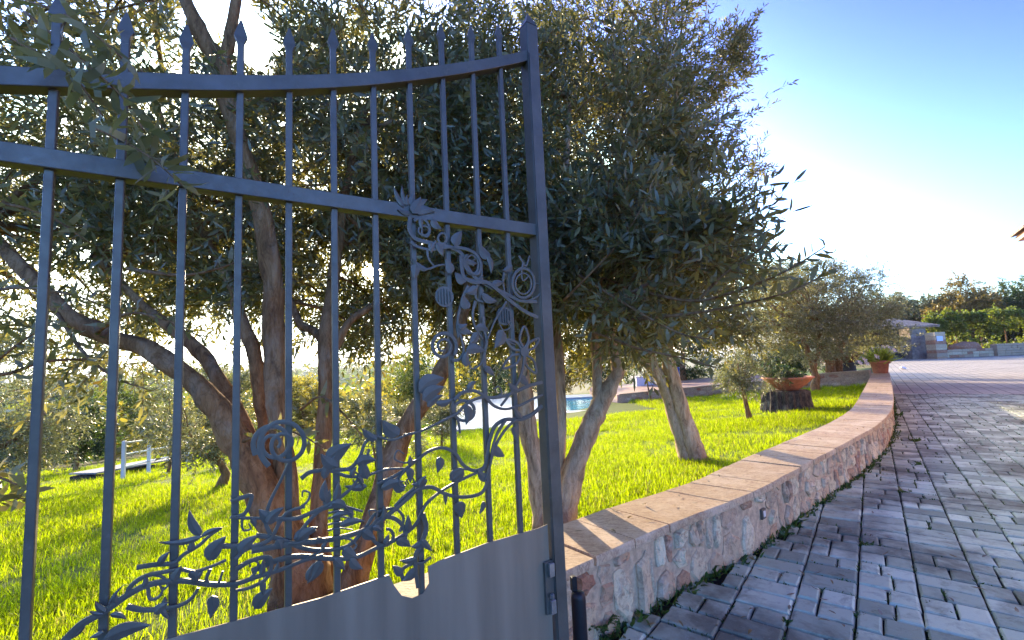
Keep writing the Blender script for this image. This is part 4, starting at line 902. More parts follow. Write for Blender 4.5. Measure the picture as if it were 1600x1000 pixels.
def flowers(parent, c, rr, k, sz, seed):
    r = np.random.default_rng(seed)
    for i in range(k):
        p = np.array(c) + r.normal(size=3) * rr; V = []; F_ = []
        for j in range(6):
            A = j * 1.047; d = np.array([math.cos(A), math.sin(A) * .6 - .3, math.sin(A)]); s_ = np.array([-math.sin(A), 0, math.cos(A)]); b = len(V)
            V += [p, p + d * sz * .6 + s_ * sz * .3, p + d * sz + np.array([0, -.01, 0]), p + d * sz * .6 - s_ * sz * .3]; F_.append((b, b + 1, b + 2, b + 3))
        mesh_from('flower', V, F_, PETAL, parent)
flowers(pt, (pc[0] - .42, pc[1] - .05, pc[2] + .42), (.09, .06, .12), 5, .075, 3); flowers(pt, (pc[0] + .25, pc[1], pc[2] + .62), (.16, .06, .06), 4, .06, 4)
# dark potted bowl on a pedestal behind the far olives
bq = at_y(1324, 584, 16.5); bq[2] = gz(bq[0], bq[1])
dp = thing('pedestal_pot', bq, 'dark terracotta urn on a dark pedestal in the shade behind the far olives', 'flower pot')
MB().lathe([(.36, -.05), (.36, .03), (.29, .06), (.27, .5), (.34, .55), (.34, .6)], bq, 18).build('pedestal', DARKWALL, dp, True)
m = MB(); m.lathe([(.2, .6), (.30, .64), (.50, .86), (.56, .98), (.52, 1.0), (.4, .94)], bq, 24); m.build('urn', TERRA_DARK, dp, True)

# cross wall closing the lawn, and the terrace behind it
def low_wall(pts, h, label, name='cross_wall', th=.3):
    P = np.array(pts, float); t = thing(name, (*P[0], gz(*P[0])), label, 'wall'); T = unit(np.gradient(P, axis=0)); Nn = np.stack([-T[:, 1], T[:, 0]], -1)
    Nn *= np.where((Nn[:, 1] > 0), 1, -1)[:, None]; hz_ = np.interp(np.arange(len(P)), [0, len(P) - 1], h)
    V = []; F_ = []; ztop = [gz(*p) + q_ for p, q_ in zip(P, hz_)]
    for p, nn_, z in zip(P, Nn, ztop): V += [(*p, z - q0) if False else (*p, z - .9), (*(p + nn_ * th), z - .9), (*(p + nn_ * th), z - .04), (*p, z - .04)]
    for i in range(len(P) - 1):
        for a, b in ((0, 3), (3, 2), (2, 1)): F_.append((4 * i + a, 4 * i + 4 + a, 4 * i + 4 + b, 4 * i + b))
    F_ += [(0, 1, 2, 3), (4 * len(P) - 1, 4 * len(P) - 2, 4 * len(P) - 3, 4 * len(P) - 4)]
    mesh_from('mortar_core', V, F_, MORTAR, t)
    L = np.concatenate([[0], np.cumsum(np.linalg.norm(np.diff(P, axis=0), axis=1))]); s = 0; r = np.random.default_rng(len(P) + int(P[0][0] * 10))
    def pt_(s, f, z):
        p = np.array([np.interp(s, L, P[:, 0]), np.interp(s, L, P[:, 1])]); q_ = np.array([np.interp(s, L, Nn[:, 0]), np.interp(s, L, Nn[:, 1])]); return (*(p + q_ * f), z)
    while s < L[-1] - .02:
        e = min(s + .33, L[-1]); za, zb = np.interp([s, e], L, ztop); V = []
        for a, z in ((s + .004, za), (e - .004, zb)):
            for f, dz in ((-.04, -.037), (-.04, -.008), (-.03, 0), (th + .03, 0), (th + .03, -.037)): V.append(pt_(a, f, z + dz))
        F_ = [(i, (i + 1) % 5, 5 + (i + 1) % 5, 5 + i) for i in range(5)] + [(4, 3, 2, 1, 0), (5, 6, 7, 8, 9)]
        mesh_from('coping_tile', V, F_, COPING, t); s = e
    nst = 0
    for lane in range(3):
        s = .05
        while s < L[-1] - .2:
            w = r.uniform(.18, .38); z = np.interp(s + w / 2, L, ztop) - .04 - (lane + .5) * .125; hh_ = .11; k = 7; V = []
            A = (np.arange(k) + r.uniform(-.25, .25, k)) * 6.283 / k; ring = [(s + w / 2 + math.cos(q_) * w * .47, z + math.sin(q_) * hh_ * .55) for q_ in A]
            V = [pt_(a, .02, b) for a, b in ring] + [pt_(s + w / 2 + (a - s - w / 2) * .8, -r.uniform(.008, .025), z + (b - z) * .8) for a, b in ring]
            mesh_from('stone', V, [(i, (i + 1) % k, k + (i + 1) % k, k + i) for i in range(k)] + [tuple(range(k, 2 * k))], STONE, t); s += w + .01
    return ztop, P
c0 = np.array([10.15, 12.95]); c1 = on_ground(1280, 606)[:2]; c2 = on_ground(1130, 616)[:2]; c3 = on_ground(968, 630)[:2]
if c1[1] < 10 or c1[1] > 16: c1 = np.array([8.7, 13.3])
low_wall([c0, (c0 + c1) / 2, c1], (.43, .43), 'taller right end of the low cross wall meeting the flower pot')
low_wall([c1 - np.array([.02, 0]), (c1 + c2) / 2, c2, (c2 + c3) / 2, c3], (.36, .34), 'long low cross wall with pink coping between the lawn and the pool terrace')
zt = gz(*c3) + .28
tv = [(*(c1 + [0, .33]), gz(*c1) + .27), (*(c2 + [0, .33]), gz(*c2) + .27), (*(c3 + [0, .33]), zt), (c3[0] - .2, c3[1] + 5.5, zt), (c2[0] + 1, c2[1] + 5.5, gz(*c2) + .27), (c1[0] + .8, c1[1] + 4.5, gz(*c1) + .27)]
te = mesh_from('terrace', tv + [(a, b, c - 1.2) for a, b, c in tv], [(0, 1, 4, 5), (1, 2, 3, 4)] + [((i + 1) % 6, i, i + 6, (i + 1) % 6 + 6) for i in range(6)], SOFFIT); tag(te, 'pink paved terrace behind the cross wall', 'terrace', None, 'structure')

# pool and its pale deck
pd = on_ground(760, 668); pn = on_ground(905, 641); zp = min(pd[2], pn[2]) + .06
px0, px1 = at_z(866, 640, zp)[0], at_z(966, 630, zp)[0]; py0 = at_z(905, 641, zp)[1]; py1 = py0 + 5.2
dk0 = at_z(700, 672, zp); X0, Yn = dk0[0] - .3, dk0[1]
def slab(name, x0, x1, y0, y1, z, h, m, label=None, kind=None):
    o = MB().box(((x0 + x1) / 2, (y0 + y1) / 2, z - h / 2), (x1 - x0, y1 - y0, h), 0, .01).build(name, m); 
    return tag(o, label, None, None, kind)
slab('pool_deck', X0, px0 - .01, Yn, py1 + 1.6, zp, .8, DECK, 'sunlit pale stone deck beside the pool', 'structure')
slab('pool_deck', px0, px1 + .2, py0 - .5, py0, zp - .003, .8, DECK, 'narrow near edge of the pool deck', 'structure')
slab('pool_deck', px0, px1 + .2, py1, py1 + 1.6, zp - .003, .8, DECK, 'far edge of the pool deck', 'structure')
slab('pool_water', px0 - .005, px1 + .2, py0 - .01, py1 + .01, zp - .06, .5, WATER, 'turquoise swimming pool water', 'structure')
# white cabinet, blue chairs on the terrace
wb = at_y(1006, 606, c3[1] + 3.2); wb[2] = zt + .0
cb = thing('pool_cabinet', wb, 'white box cabinet standing in the shade on the pool terrace', 'cabinet')
MB().box((wb[0], wb[1], zt + .26), (.82, .5, .5), .1, .012).build('box', WHITE, cb); MB().box((wb[0], wb[1], zt + .53), (.88, .56, .035), .1, .008).build('lid', WHITE, cb)
MB().box((wb[0] + .03, wb[1] - .26, zt + .42), (.16, .02, .02), .1, .004).build('handle', STEEL, cb)
def chair(x, y, z, a, label):
    t = thing('folding_chair', (x, y, z), label, 'chair', 'blue chairs on the pool terrace'); ca, sa = math.cos(a), math.sin(a)
    L_ = lambda u, v, w: (x + u * ca - v * sa, y + u * sa + v * ca, z + w)
    for u in (-.22, .22):
        m = MB(); m.tube([L_(u, -.22, 0), L_(u, .02, .42), L_(u, .24, .88)], [.012] * 3, 6); m.build('frame', STEEL, t)
        m = MB(); m.tube([L_(u, .24, 0), L_(u, .0, .3), L_(u, -.22, .45)], [.012] * 3, 6); m.build('leg', STEEL, t)
    m = MB(); V = [L_(-.2, -.22, .45), L_(.2, -.22, .45), L_(.2, .08, .42), L_(-.2, .08, .42)]; m.add(V + [(a_, b_, c_ - .015) for a_, b_, c_ in V], [(0, 1, 2, 3), (7, 6, 5, 4), (0, 4, 5, 1), (1, 5, 6, 2), (2, 6, 7, 3), (3, 7, 4, 0)]); m.build('seat', BLUE, t)
    m = MB(); V = [L_(-.2, .12, .58), L_(.2, .12, .58), L_(.2, .24, .88), L_(-.2, .24, .88)]; m.add(V + [(a_, b_ + .015, c_) for a_, b_, c_ in V], [(0, 1, 2, 3), (7, 6, 5, 4), (0, 4, 5, 1), (1, 5, 6, 2), (2, 6, 7, 3), (3, 7, 4, 0)]); m.build('backrest', BLUE, t)
wc = at_y(1026, 604, c3[1] + 3.0); chair(wc[0], wc[1], zt, .3, 'blue canvas folding chair right beside the white cabinet'); chair(wc[0] + .9, wc[1] + .2, zt, -.4, 'blue canvas folding chair further from the white cabinet, near the twisted olive')

# young trees by the cross wall and round the lawn
OG = 'olive trees on the lawn'
tree_simple('thin young tree just before the left end of the cross wall', 0, 0, [([(0, 0, 0), (-.08, 0, .45), (-.12, 0, .9)], .035, .02)], [((-.12, 0, 1.3), (.6, .5, .5), 260)], (.07, .018), seed=40, mats=[OLIVE_PALE, BARK], base=on_ground(1018, 627))
bz5 = np.array([8.9, 13.0, gz(8.9, 13.0)]); b5 = at_y(1273, 606, 12.4); b5[2] = gz(b5[0], b5[1]); 
tree_simple('spreading olive with one short trunk by the cross wall behind the stump', 0, 0, [([(0, 0, -.1), (.05, 0, .5), (-.08, 0, 1.0), (-.2, 0, 1.6)], .10, .05), ([(0, 0, .55), (.25, .1, 1.1), (.4, .1, 1.8)], .06, .03)],
            [((-.6, .2, 2.3), (1.6, 1.3, 1.1), 1700), ((.6, .3, 2.1), (1.1, 1.1, .9), 900), ((-1.2, .2, 3.1), (.9, .8, .5), 350), ((-.2, 0, 1.15), (1.4, .9, .28), 260)], (.075, .02), OG, 50, mats=[OLIVE_FAR, BARK], base=b5, nl=12, tw=(.16, .36))
b6 = at_y(1304, 590, 14.6); b6[2] = gz(b6[0], b6[1])
tree_simple('round crowned olive with thick pale double trunk near the far flower pot', 0, 0, [([(-.15, 0, -.1), (-.12, 0, .55), (-.2, 0, 1.0), (-.6, 0, 1.8)], .15, .08), ([(.32, .1, -.1), (.22, .1, .5), (.3, .1, 1.0), (.7, 0, 1.9)], .17, .08)],
            [((.0, .3, 2.6), (2.0, 1.6, 1.3), 2600), ((1.1, .2, 1.8), (1.35, 1.1, .8), 1000), ((-.9, 0, 1.8), (1.3, 1.0, .7), 800), ((-.2, 0, 3.5), (1.2, .9, .55), 450)], (.085, .023), OG, 60, mats=[OLIVE_FAR, BARK], base=b6, nl=12, tw=(.18, .42))
b7 = at_y(1070, 610, 21); b7[2] = gz(b7[0], b7[1])
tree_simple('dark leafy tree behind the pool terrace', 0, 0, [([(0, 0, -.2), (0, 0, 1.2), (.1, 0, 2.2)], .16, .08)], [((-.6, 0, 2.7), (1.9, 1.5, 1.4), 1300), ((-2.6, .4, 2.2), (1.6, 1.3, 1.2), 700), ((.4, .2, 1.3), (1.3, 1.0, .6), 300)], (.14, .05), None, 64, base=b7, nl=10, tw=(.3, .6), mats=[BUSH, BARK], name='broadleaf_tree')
b8 = at_y(1190, 600, 19); b8[2] = gz(b8[0], b8[1])
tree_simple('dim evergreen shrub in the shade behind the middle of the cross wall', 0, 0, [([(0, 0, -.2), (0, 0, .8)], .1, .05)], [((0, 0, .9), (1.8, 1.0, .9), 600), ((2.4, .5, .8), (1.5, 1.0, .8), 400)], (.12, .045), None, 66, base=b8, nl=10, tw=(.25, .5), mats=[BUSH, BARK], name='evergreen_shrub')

# saplings and shoots seen between the gate bars
bx = on_ground(590, 735); tree_simple('bushy olive shoots with long lit leaves behind the middle of the gate', 0, 0, [([(0, 0, -.02), (-.05, 0, .3), (-.1, 0, .7)], .018, .008), ([(.05, 0, -.02), (.08, 0, .3), (.16, 0, .6)], .014, .006)],
            [((-.1, 0, .62), (.42, .35, .38), 230), ((.25, .1, .45), (.3, .3, .28), 90)], (.07, .014), OG, 70, base=bx, mats=[OLIVE_PALE, BARK], tw=(.15, .32))
bx = on_ground(690, 700); tree_simple('thin grey olive sapling standing before the pool deck', 0, 0, [([(0, 0, -.02), (.02, 0, .4), (0, 0, .9)], .02, .01)], [((0, 0, .85), (.5, .4, .5), 240), ((-.3, .1, .35), (.35, .3, .22), 80)], (.06, .015), OG, 72, base=bx, mats=[OLIVE_PALE, BARK])
bx = on_ground(345, 762); tree_simple('small olive with a crooked bare trunk on the left lawn', 0, 0, [([(0, 0, -.02), (.05, 0, .2), (-.08, 0, .42), (.02, 0, .7)], .06, .03), ([(-.05, 0, .36), (-.3, 0, .46), (-.42, 0, .7)], .035, .015)],
            [((-.15, 0, 1.0), (.75, .6, .5), 420), ((.25, 0, .75), (.4, .4, .28), 120)], (.06, .016), OG, 74, base=bx, mats=[OLIVE_PALE, BARK])
bx = on_ground(240, 745); print('bench depth', bx)
tree_simple('grey green young olive beside the white railing', 0, 0, [([(0, 0, -.02), (.06, 0, .5), (.02, 0, 1.0)], .03, .012), ([(.12, 0, -.02), (.2, 0, .5), (.3, 0, 1.0)], .024, .01)],
            [((.1, 0, 1.25), (.75, .6, .72), 560)], (.065, .017), OG, 76, base=on_ground(262, 742), mats=[OLIVE_PALE, BARK])
bx = on_ground(118, 738); tree_simple('dense dark green shrub at the lawn edge left of the white railing', 0, 0, [([(0, 0, -.05), (0, 0, .5), (.05, 0, .9)], .05, .03)], [((0, 0, .95), (.62, .55, .8), 620)], (.10, .042), None, 78, base=bx, mats=[BUSH, BARK], name='dark_shrub', nl=10, tw=(.18, .34))
bx = on_ground(235, 745) ; bx = bx + np.array([1.2, .8, 0]); bx[2] = gz(bx[0], bx[1]); tree_simple('low dark bush on the lawn right of the white railing', 0, 0, [([(0, 0, -.05), (0, 0, .3)], .04, .02)], [((0, 0, .32), (.7, .5, .34), 300)], (.08, .035), None, 80, base=bx, mats=[BUSH, BARK], name='low_shrub', nl=10, tw=(.15, .28))
bx = at_y(-40, 770, 6.2); bx[2] = gz(bx[0], bx[1])
tree_simple('golden lit olive with low branches at the left edge of the lawn', 0, 0, [([(0, 0, -.05), (.1, 0, .6), (-.05, 0, 1.2), (.1, 0, 1.9)], .09, .05), ([(.05, 0, .7), (.5, 0, .9), (.9, 0, 1.25)], .045, .015)],
            [((.0, 0, 1.55), (1.1, .9, .95), 1100), ((.55, -.2, .95), (.55, .5, .4), 260)], (.065, .016), OG, 82, base=bx, mats=[OLIVE_PALE, BARK])

# white railing and low plank walkway
ra = on_ground(192, 752); rb = on_ground(300, 722)
rl = thing('white_railing', ra, 'white painted timber railing running along the low plank walkway', 'railing')
Rd = unit(rb[:2] - ra[:2]); RL = 1.25; H_ = .62 * np.linalg.norm(ra[:2]) / 9.5
kk = np.linalg.norm(ra[:2]) / 9.5
for i in range(4):
    p = ra[:2] + Rd * RL * i * .62 * kk; z = gz(*p); MB().box((p[0], p[1], z + H_ / 2 - .05), (.045 * kk, .045 * kk, H_ + .1), math.atan2(Rd[1], Rd[0]), .006).build('post', WHITE, rl)
for zf in (.35, .66, .95):
    p, q_ = ra[:2], ra[:2] + Rd * RL * 3 * .62 * kk; m = MB(); m.tube([(p[0], p[1], gz(*p) + H_ * zf), (q_[0], q_[1], gz(*q_) + H_ * zf)], [.014 * kk] * 2, 4); m.build('rail', WHITE, rl)
wa = on_ground(150, 752); wk = thing('plank_walkway', wa, 'low grey plank walkway with blocks underneath before the white railing', 'walkway')
Wd_ = unit(rb[:2] - wa[:2]); Wn = np.array([-Wd_[1], Wd_[0]]); L_ = np.linalg.norm(rb[:2] - wa[:2]) * 1.05; zk = .14 * kk
for i in range(6):
    c = wa[:2] + Wd_ * L_ / 2 + Wn * (.085 * i + .05) * kk; za, zb = gz(*wa[:2]) + zk, gz(*(wa[:2] + Wd_ * L_)) + zk
    p, q_ = wa[:2] + Wn * (.085 * i + .05) * kk, wa[:2] + Wd_ * L_ + Wn * (.085 * i + .05) * kk; hw = .038 * kk; V = []
    for e, z in ((p, za), (q_, zb)):
        for a, b in ((-hw, -.03), (hw, -.03), (hw, 0), (-hw, 0)): V.append((*(e + Wn * a), z + b))
    mesh_from('plank', V, [(0, 1, 2, 3), (7, 6, 5, 4), (0, 4, 5, 1), (1, 5, 6, 2), (2, 6, 7, 3), (3, 7, 4, 0)], WOOD_GREY, wk)
for f in (.04, .5, .96):
    p = wa[:2] + Wd_ * L_ * f + Wn * .26 * kk; z = gz(*p); MB().box((p[0], p[1], z + .02), (.14 * kk, .5 * kk, .17 * kk), math.atan2(Wd_[1], Wd_[0]), .005).build('block', BARK_DARK, wk)

# ------------------------------------------------------------------ the valley side: vineyard rows, trees, woods
def hedge_rows(name, label, rows, mats, leaf, dens, seed, kind='stuff', cat=None):
    r = np.random.default_rng(seed); V = []; Fs = []; off_ = 0
    for (a, b, h, w) in rows:
        a, b = np.array(a, float), np.array(b, float); L_ = np.linalg.norm(b - a); n_ = int(L_ * dens); t = r.uniform(0, 1, n_); P = a + (b - a) * t[:, None]
        P = P + np.stack([r.normal(0, w, n_), r.normal(0, w, n_)], -1); z = ground_z(P[:, 0], P[:, 1]) + h * (r.uniform(.05, 1, n_) ** .7) * (1 + .25 * np.sin(t * L_ * 1.1 + a[0]) + .2 * np.sin(t * L_ * 3.7))
        P = np.column_stack([P, z]); D_ = unit(r.normal(size=(n_, 3)) + np.array([0, 0, .3])); lv, lf_ = leaf_faces(P, D_, leaf[0] * r.uniform(.6, 1.3, n_), leaf[1] * r.uniform(.7, 1.3, n_), r, .2)
        V.append(lv); Fs.append(lf_ + off_); off_ += len(lv)
    o = mesh_from(name, np.concatenate(V), np.concatenate(Fs), mats); return tag(o, label, cat, None, kind)
def pol(az, r): a = math.radians(az); return np.array([math.sin(a) * r, math.cos(a) * r])
rows = []
for i in range(9):
    q_ = 24 + i * 3.2; rows.append((pol(-54, q_ * 1.15), pol(-5, q_), 1.9 + .1 * (i % 3), .35))
hedge_rows('vineyard_rows', 'yellowing vine rows on the slope below the lawn', rows, [GOLD], (.34, .24), 42, 90)
rows = []
for i in range(5):
    q_ = 62 + i * 16; rows.append((pol(-56, q_), pol(-12, q_ * 1.05), 4.0 + i * .5, 2.0))
hedge_rows('valley_trees', 'green and yellow woods on the valley floor', rows, [VINE], (1.2, .8), 26, 91)
rows = []
for i in range(7):
    q_ = 170 + i * 90; rows.append((pol(-60, q_), pol(-2, q_), 8 + 2 * i, 10 + i * 6))
hedge_rows('far_woods', 'pale distant woods across the valley', rows, [BUSH], (4.5, 3.2), 5, 92)
# individually seen trees beyond the lawn on the left
for k, (px, yy, h, w, mt, lb) in enumerate([(180, 21, 3.2, 1.7, VINE, 'leafy green tree beyond the lawn just left of the white railing'), (60, 18, 3.4, 1.8, OLIVE_PALE, 'pale olive beyond the lawn behind the golden left edge olive'),
                                            (470, 24, 3.0, 1.8, GOLD, 'yellow green tree seen between the big olive stems'), (660, 24, 3.2, 1.6, VINE, 'light green tree to the left behind the pool deck'), (770, 27, 3.6, 2.0, BUSH, 'dark green tree behind the pool deck near the gate stile'),
                                            (860, 30, 4.2, 2.2, AUTUMN, 'tawny tree behind the pool water'), (960, 28, 4.0, 2.2, BUSH, 'dark tree behind the right end of the pool'), (330, 27, 3.0, 2.0, VINE, 'rounded green tree below the lawn in the middle of the left view')]):
    b = at_y(px, 600, yy); b[2] = gz(b[0], b[1])
    h = (1.1 - b[2]) * .92 + (1.2 if px > 600 else .1)
    tree_simple(lb, 0, 0, [([(0, 0, -.3), (.1, 0, h * .4), (0, 0, h * .65)], .12, .05)], [((0, 0, h * .62), (w, w * .9, h * .40), 620), ((w * .4, 0, h * .45), (w * .8, w * .7, h * .28), 260), ((-w * .5, 0, h * .5), (w * .7, w * .7, h * .28), 260)], (.16, .06), 'trees beyond the lawn', 100 + k * 3, base=b, mats=[mt, BARK], name='meadow_tree', nl=8, tw=(.3, .6))

# ------------------------------------------------------------------ the far right: outhouse, pillar, walls, hedge, trees, house
YO = 33.0
def FR(px, py, y=YO): return at_y(px, py, y)
xl, xa, xb, xr = FR(1330, 560)[0], FR(1418, 560)[0], FR(1443, 560)[0], FR(1452, 560)[0]; ztop = FR(1430, 513)[2]
oh = thing('outhouse', (xa, YO, 0), 'small stone outhouse with tiled roof and dark open bays at the end of the drive', 'outhouse')
MB().box(((xa + xb) / 2, YO, ztop / 2 - .1), (xb - xa, .9, ztop + .2), 0, .02).build('pillar', OUTSTONE, oh)
for i, zc in enumerate((.55, 1.3, 1.95)): MB().box(((xa + xb) / 2, YO - .455, zc), ((xb - xa) * .92, .03, .5), 0, .012).build('stone', OUTSTONE, oh)
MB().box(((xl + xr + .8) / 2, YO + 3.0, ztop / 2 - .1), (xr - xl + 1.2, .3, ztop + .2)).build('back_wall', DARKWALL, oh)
MB().box((xl - .2, YO + 1.4, ztop / 2 - .1), (.3, 2.9, ztop + .2)).build('side_wall', OUTSTONE, oh)
MB().box(((xl + xa) / 2, YO + .5, .42), (xa - xl - .04, .7, .95), 0, .01).build('counter', OUTSTONE, oh)
MB().box(((xl + xa) / 2, YO + .45, .93), (xa - xl + .02 - .06, .85, .07), 0, .01).build('counter_top', WOOD_GREY, oh)
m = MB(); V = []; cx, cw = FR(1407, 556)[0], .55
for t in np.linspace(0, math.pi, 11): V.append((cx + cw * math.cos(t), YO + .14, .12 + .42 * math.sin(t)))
m.add(V + [(a, b + .2, c) for a, b, c in V], [tuple(range(11))] + [(i, i + 1, i + 12, i + 11) for i in range(10)]); m.build('arch_shade', BLACK, oh)  # black plate on the counter front stands in for the shade inside the arch
# roof of curved tiles, each row of tile a piece
rx0, rx1 = xl - .5, xr + .35; rf = MB().add([(rx0, YO - .75, ztop + .02), (rx1, YO - .75, ztop + .02), (rx1, YO + 3.6, ztop + .95), (rx0, YO + 3.6, ztop + .95), (rx0, YO - .75, ztop + .10), (rx1, YO - .75, ztop + .10), (rx1, YO + 3.6, ztop + 1.03), (rx0, YO + 3.6, ztop + 1.03)], [(3, 2, 1, 0), (4, 5, 6, 7), (0, 1, 5, 4), (1, 2, 6, 5), (2, 3, 7, 6), (3, 0, 4, 7)]).build('roof', ROOFTILE, oh)
x = rx0 + .12
while x < rx1:
    V = []; F_ = []
    for yy, dz in ((YO - .85, 0), (YO + 3.6, .95)):
        for t in np.linspace(0, math.pi, 7): V.append((x + .115 * math.cos(t), yy, ztop + .10 + dz + .09 * math.sin(t)))
    F_ = [(i, i + 1, i + 8, i + 7) for i in range(6)] + [tuple(range(7))]; o = mesh_from('tile', V, F_, ROOFTILE, rf); x += .26
# pillar with plaque, stone wall, boulder, brick wall
pa, pb_ = FR(1457, 560, 31.5)[0], FR(1474, 560, 31.5)[0]; hp = FR(1465, 518, 31.5)[2]
gp_ = thing('stone_pillar', ((pa + pb_) / 2, 31.5, 0), 'square stone pillar carrying a pale plaque beside the hedge', 'pillar')
z = -.05; r = np.random.default_rng(3)
while z < hp - .05:
    h = min(r.uniform(.16, .3), hp - z); w = pb_ - pa; MB().box(((pa + pb_) / 2 + r.uniform(-.015, .015), 31.5, z + h / 2), (w + r.uniform(-.04, .03), w, h - .018), 0, .018).build('stone', STONE, gp_); z += h
MB().box(((pa + pb_) / 2, 31.5, hp / 2 - .05), (pb_ - pa - .06, pb_ - pa - .06, hp)).build('mortar_core', MORTAR, gp_)
sg = FR(1468, 529, 31.1); MB().box((sg[0], 31.5 - (pb_ - pa) / 2 - .035, sg[2]), (.42, .03, .34), 0, .006).build('plaque', SIGNW, gp_)
def far_wall(name, x0, x1, y, h, label, mt, course):
    t = thing(name, ((x0 + x1) / 2, y, 0), label, 'wall'); MB().box(((x0 + x1) / 2, y + .2, h / 2 - .1), (x1 - x0, .36, h + .14)).build('mortar_core', MORTAR, t); r = np.random.default_rng(int(x0 * 7)); z = 0
    while z < h - .02:
        hh_ = min(course, h - z); x = x0
        while x < x1 - .02:
            w = min(r.uniform(.35, .75), x1 - x); MB().box((x + w / 2, y, z + hh_ / 2), (w - .02, .10 + r.uniform(0, .04), hh_ - .02), 0, .015).build('stone', mt, t); x += w
        z += hh_
xw0, xw1, xw2 = pb_ + .02, FR(1553, 557, 31.6)[0], FR(1720, 555, 31.6)[0]
far_wall('stone_wall', xw0, xw1, 31.6, FR(1510, 545, 31.6)[2], 'low pale stone wall between the plaque pillar and the red wall', STONE, .2)
far_wall('red_wall', xw1 + .02, xw2, 31.4, FR(1575, 536, 31.4)[2], 'low reddish stone wall at the right end of the courtyard', MORTAR, .17)
bo = FR(1518, 545, 32.1); V = []
bm = bmesh.new(); bmesh.ops.create_icosphere(bm, subdivisions=3, radius=1)
for v in bm.verts:
    q_ = 1 + .25 * noise.noise(v.co * 1.6) + .1 * noise.noise(v.co * 4); v.co = Vector((bo[0] + v.co.x * 1.15 * q_, 32.5 + v.co.y * .5 * q_, FR(1510, 546, 31.6)[2] + .12 + v.co.z * .42 * q_))
me = bpy.data.meshes.new('boulder'); bm.to_mesh(me); bm.free(); me.materials.append(STONE); tag(link(bpy.data.objects.new('boulder', me)), 'pale boulder lying behind the low stone wall', 'boulder')
# vine hedge on posts behind the walls
hx0, hx1 = FR(1450, 520, 34.5)[0], FR(1780, 520, 34.5)[0]; zb_, zt_ = FR(1500, 530, 34.5)[2], FR(1500, 496, 34.5)[2]
hg = thing('vine_hedge', (hx0, 34.5, 0), 'long thick green vine hedge trained on posts behind the stone walls', 'hedge')
x = hx0 + .3
while x < hx1:
    m = MB(); m.tube([(x, 34.6, -.1), (x + .03, 34.6, zb_), (x, 34.6, zt_ - .3)], [.05, .045, .04], 7); m.build('post', BARK, hg); x += 1.9
specs = []; x = hx0
while x < hx1:
    specs.append(((x, 34.5, (zb_ + zt_) / 2 + .15 + (x - hx0) * .02), (.95, .8, (zt_ - zb_) * .52), 230)); specs.append(((x + .4, 34.6, zb_ * .5), (.8, .5, .5), 26)); x += .95
crown('vine_leaves', hg, specs, leaf=(.16, .13), nl=6, tw=(.25, .5), mats=[VINE, BARK], seed=55, docull=False, stem=.006)
for k, (px, y, top, w, mt, lb) in enumerate([(1525, 41, 438, 2.9, AUTUMN, 'tall autumn brown tree rising behind the vine hedge'), (1490, 44, 470, 1.6, AUTUMN, 'small tawny tree left of the tall autumn tree behind the hedge'), (1572, 42, 444, 2.6, BUSH, 'dark green tree right of the autumn tree behind the hedge'),
                                             (1640, 40, 420, 3.2, BUSH, 'tall dark tree at the right edge behind the hedge'), (1438, 46, 446, 2.6, OLIVE_PALE, 'grey green tree standing behind the outhouse roof'), (1395, 48, 460, 2.6, BUSH, 'dark tree behind the outhouse and the round olive'), (1476, 50, 492, 1.8, BUSH, 'low dark green tree behind the plaque pillar')]):
    b = FR(px, 560, y); b[2] = -.06; h = FR(px, top, y)[2]
    tree_simple(lb, 0, 0, [([(0, 0, -.1), (.1, 0, h * .35), (0, 0, h * .7)], .2, .07)], [((0, 0, h * .62), (w, w * .8, h * .38), 700), ((w * .45, 0, h * .45), (w * .75, w * .7, h * .3), 320), ((-w * .5, 0, h * .42), (w * .7, w * .7, h * .3), 320), ((0, 0, h * .22), (w * .8, w * .6, h * .2), 200)], (.26, .11), 'trees behind the hedge', 160 + 3 * k, base=b, mats=[mt, BARK], name='courtyard_tree', nl=8, tw=(.4, .8), stem=.006)
# house corner whose eave enters the frame at the right
HU, HV = 17.6, 3.27; ez = float(at_y(1584, 378, uv(HU, HV)[1])[2])
ho = thing('house', (*uv(HU - .9, HV + .7), 0), 'pink plastered house with overhanging tiled eave whose corner shows at the right edge', 'house')
def HB(u0, u1, v0, v1, z0, z1): return [(*uv(u0, v0), z0), (*uv(u0, v1), z0), (*uv(u1, v1), z0), (*uv(u1, v0), z0), (*uv(u0, v0), z1), (*uv(u0, v1), z1), (*uv(u1, v1), z1), (*uv(u1, v0), z1)]
BF = [(3, 2, 1, 0), (4, 5, 6, 7), (0, 1, 5, 4), (1, 2, 6, 5), (2, 3, 7, 6), (3, 0, 4, 7)]
MB().add(HB(4, HU - .8, HV + .75, 10, -.1, ez + .02), BF).build('wall', SOFFIT, ho)
MB().add(HB(3.2, HU, HV, 10.8, ez, ez + .10), BF).build('eave', SOFFIT, ho)
rv = HB(3.16, HU + .04, HV - .04, 10.8, ez + .103, ez + .13); rv[4:] = [(*uv(6, 6.8), ez + 1.1), (*uv(6, 7.2), ez + 1.1), (*uv(HU - 3.4, 7.2), ez + 1.1), (*uv(HU - 3.4, 6.8), ez + 1.1)]
ro = MB().add(rv, BF).build('roof', ROOFTILE, ho)
for k in range(24):
    u = HU - .08 - k * .25; V = []
    for v_, dz in ((HV - .12, .0), (HV + 1.4, .37)):
        for t in np.linspace(0, math.pi, 7): V.append((*uv(u + .115 * math.cos(t), v_), ez + .125 + dz + .075 * math.sin(t)))
    mesh_from('tile', V, [(i, i + 1, i + 8, i + 7) for i in range(6)] + [tuple(range(7))], ROOFTILE, ro)
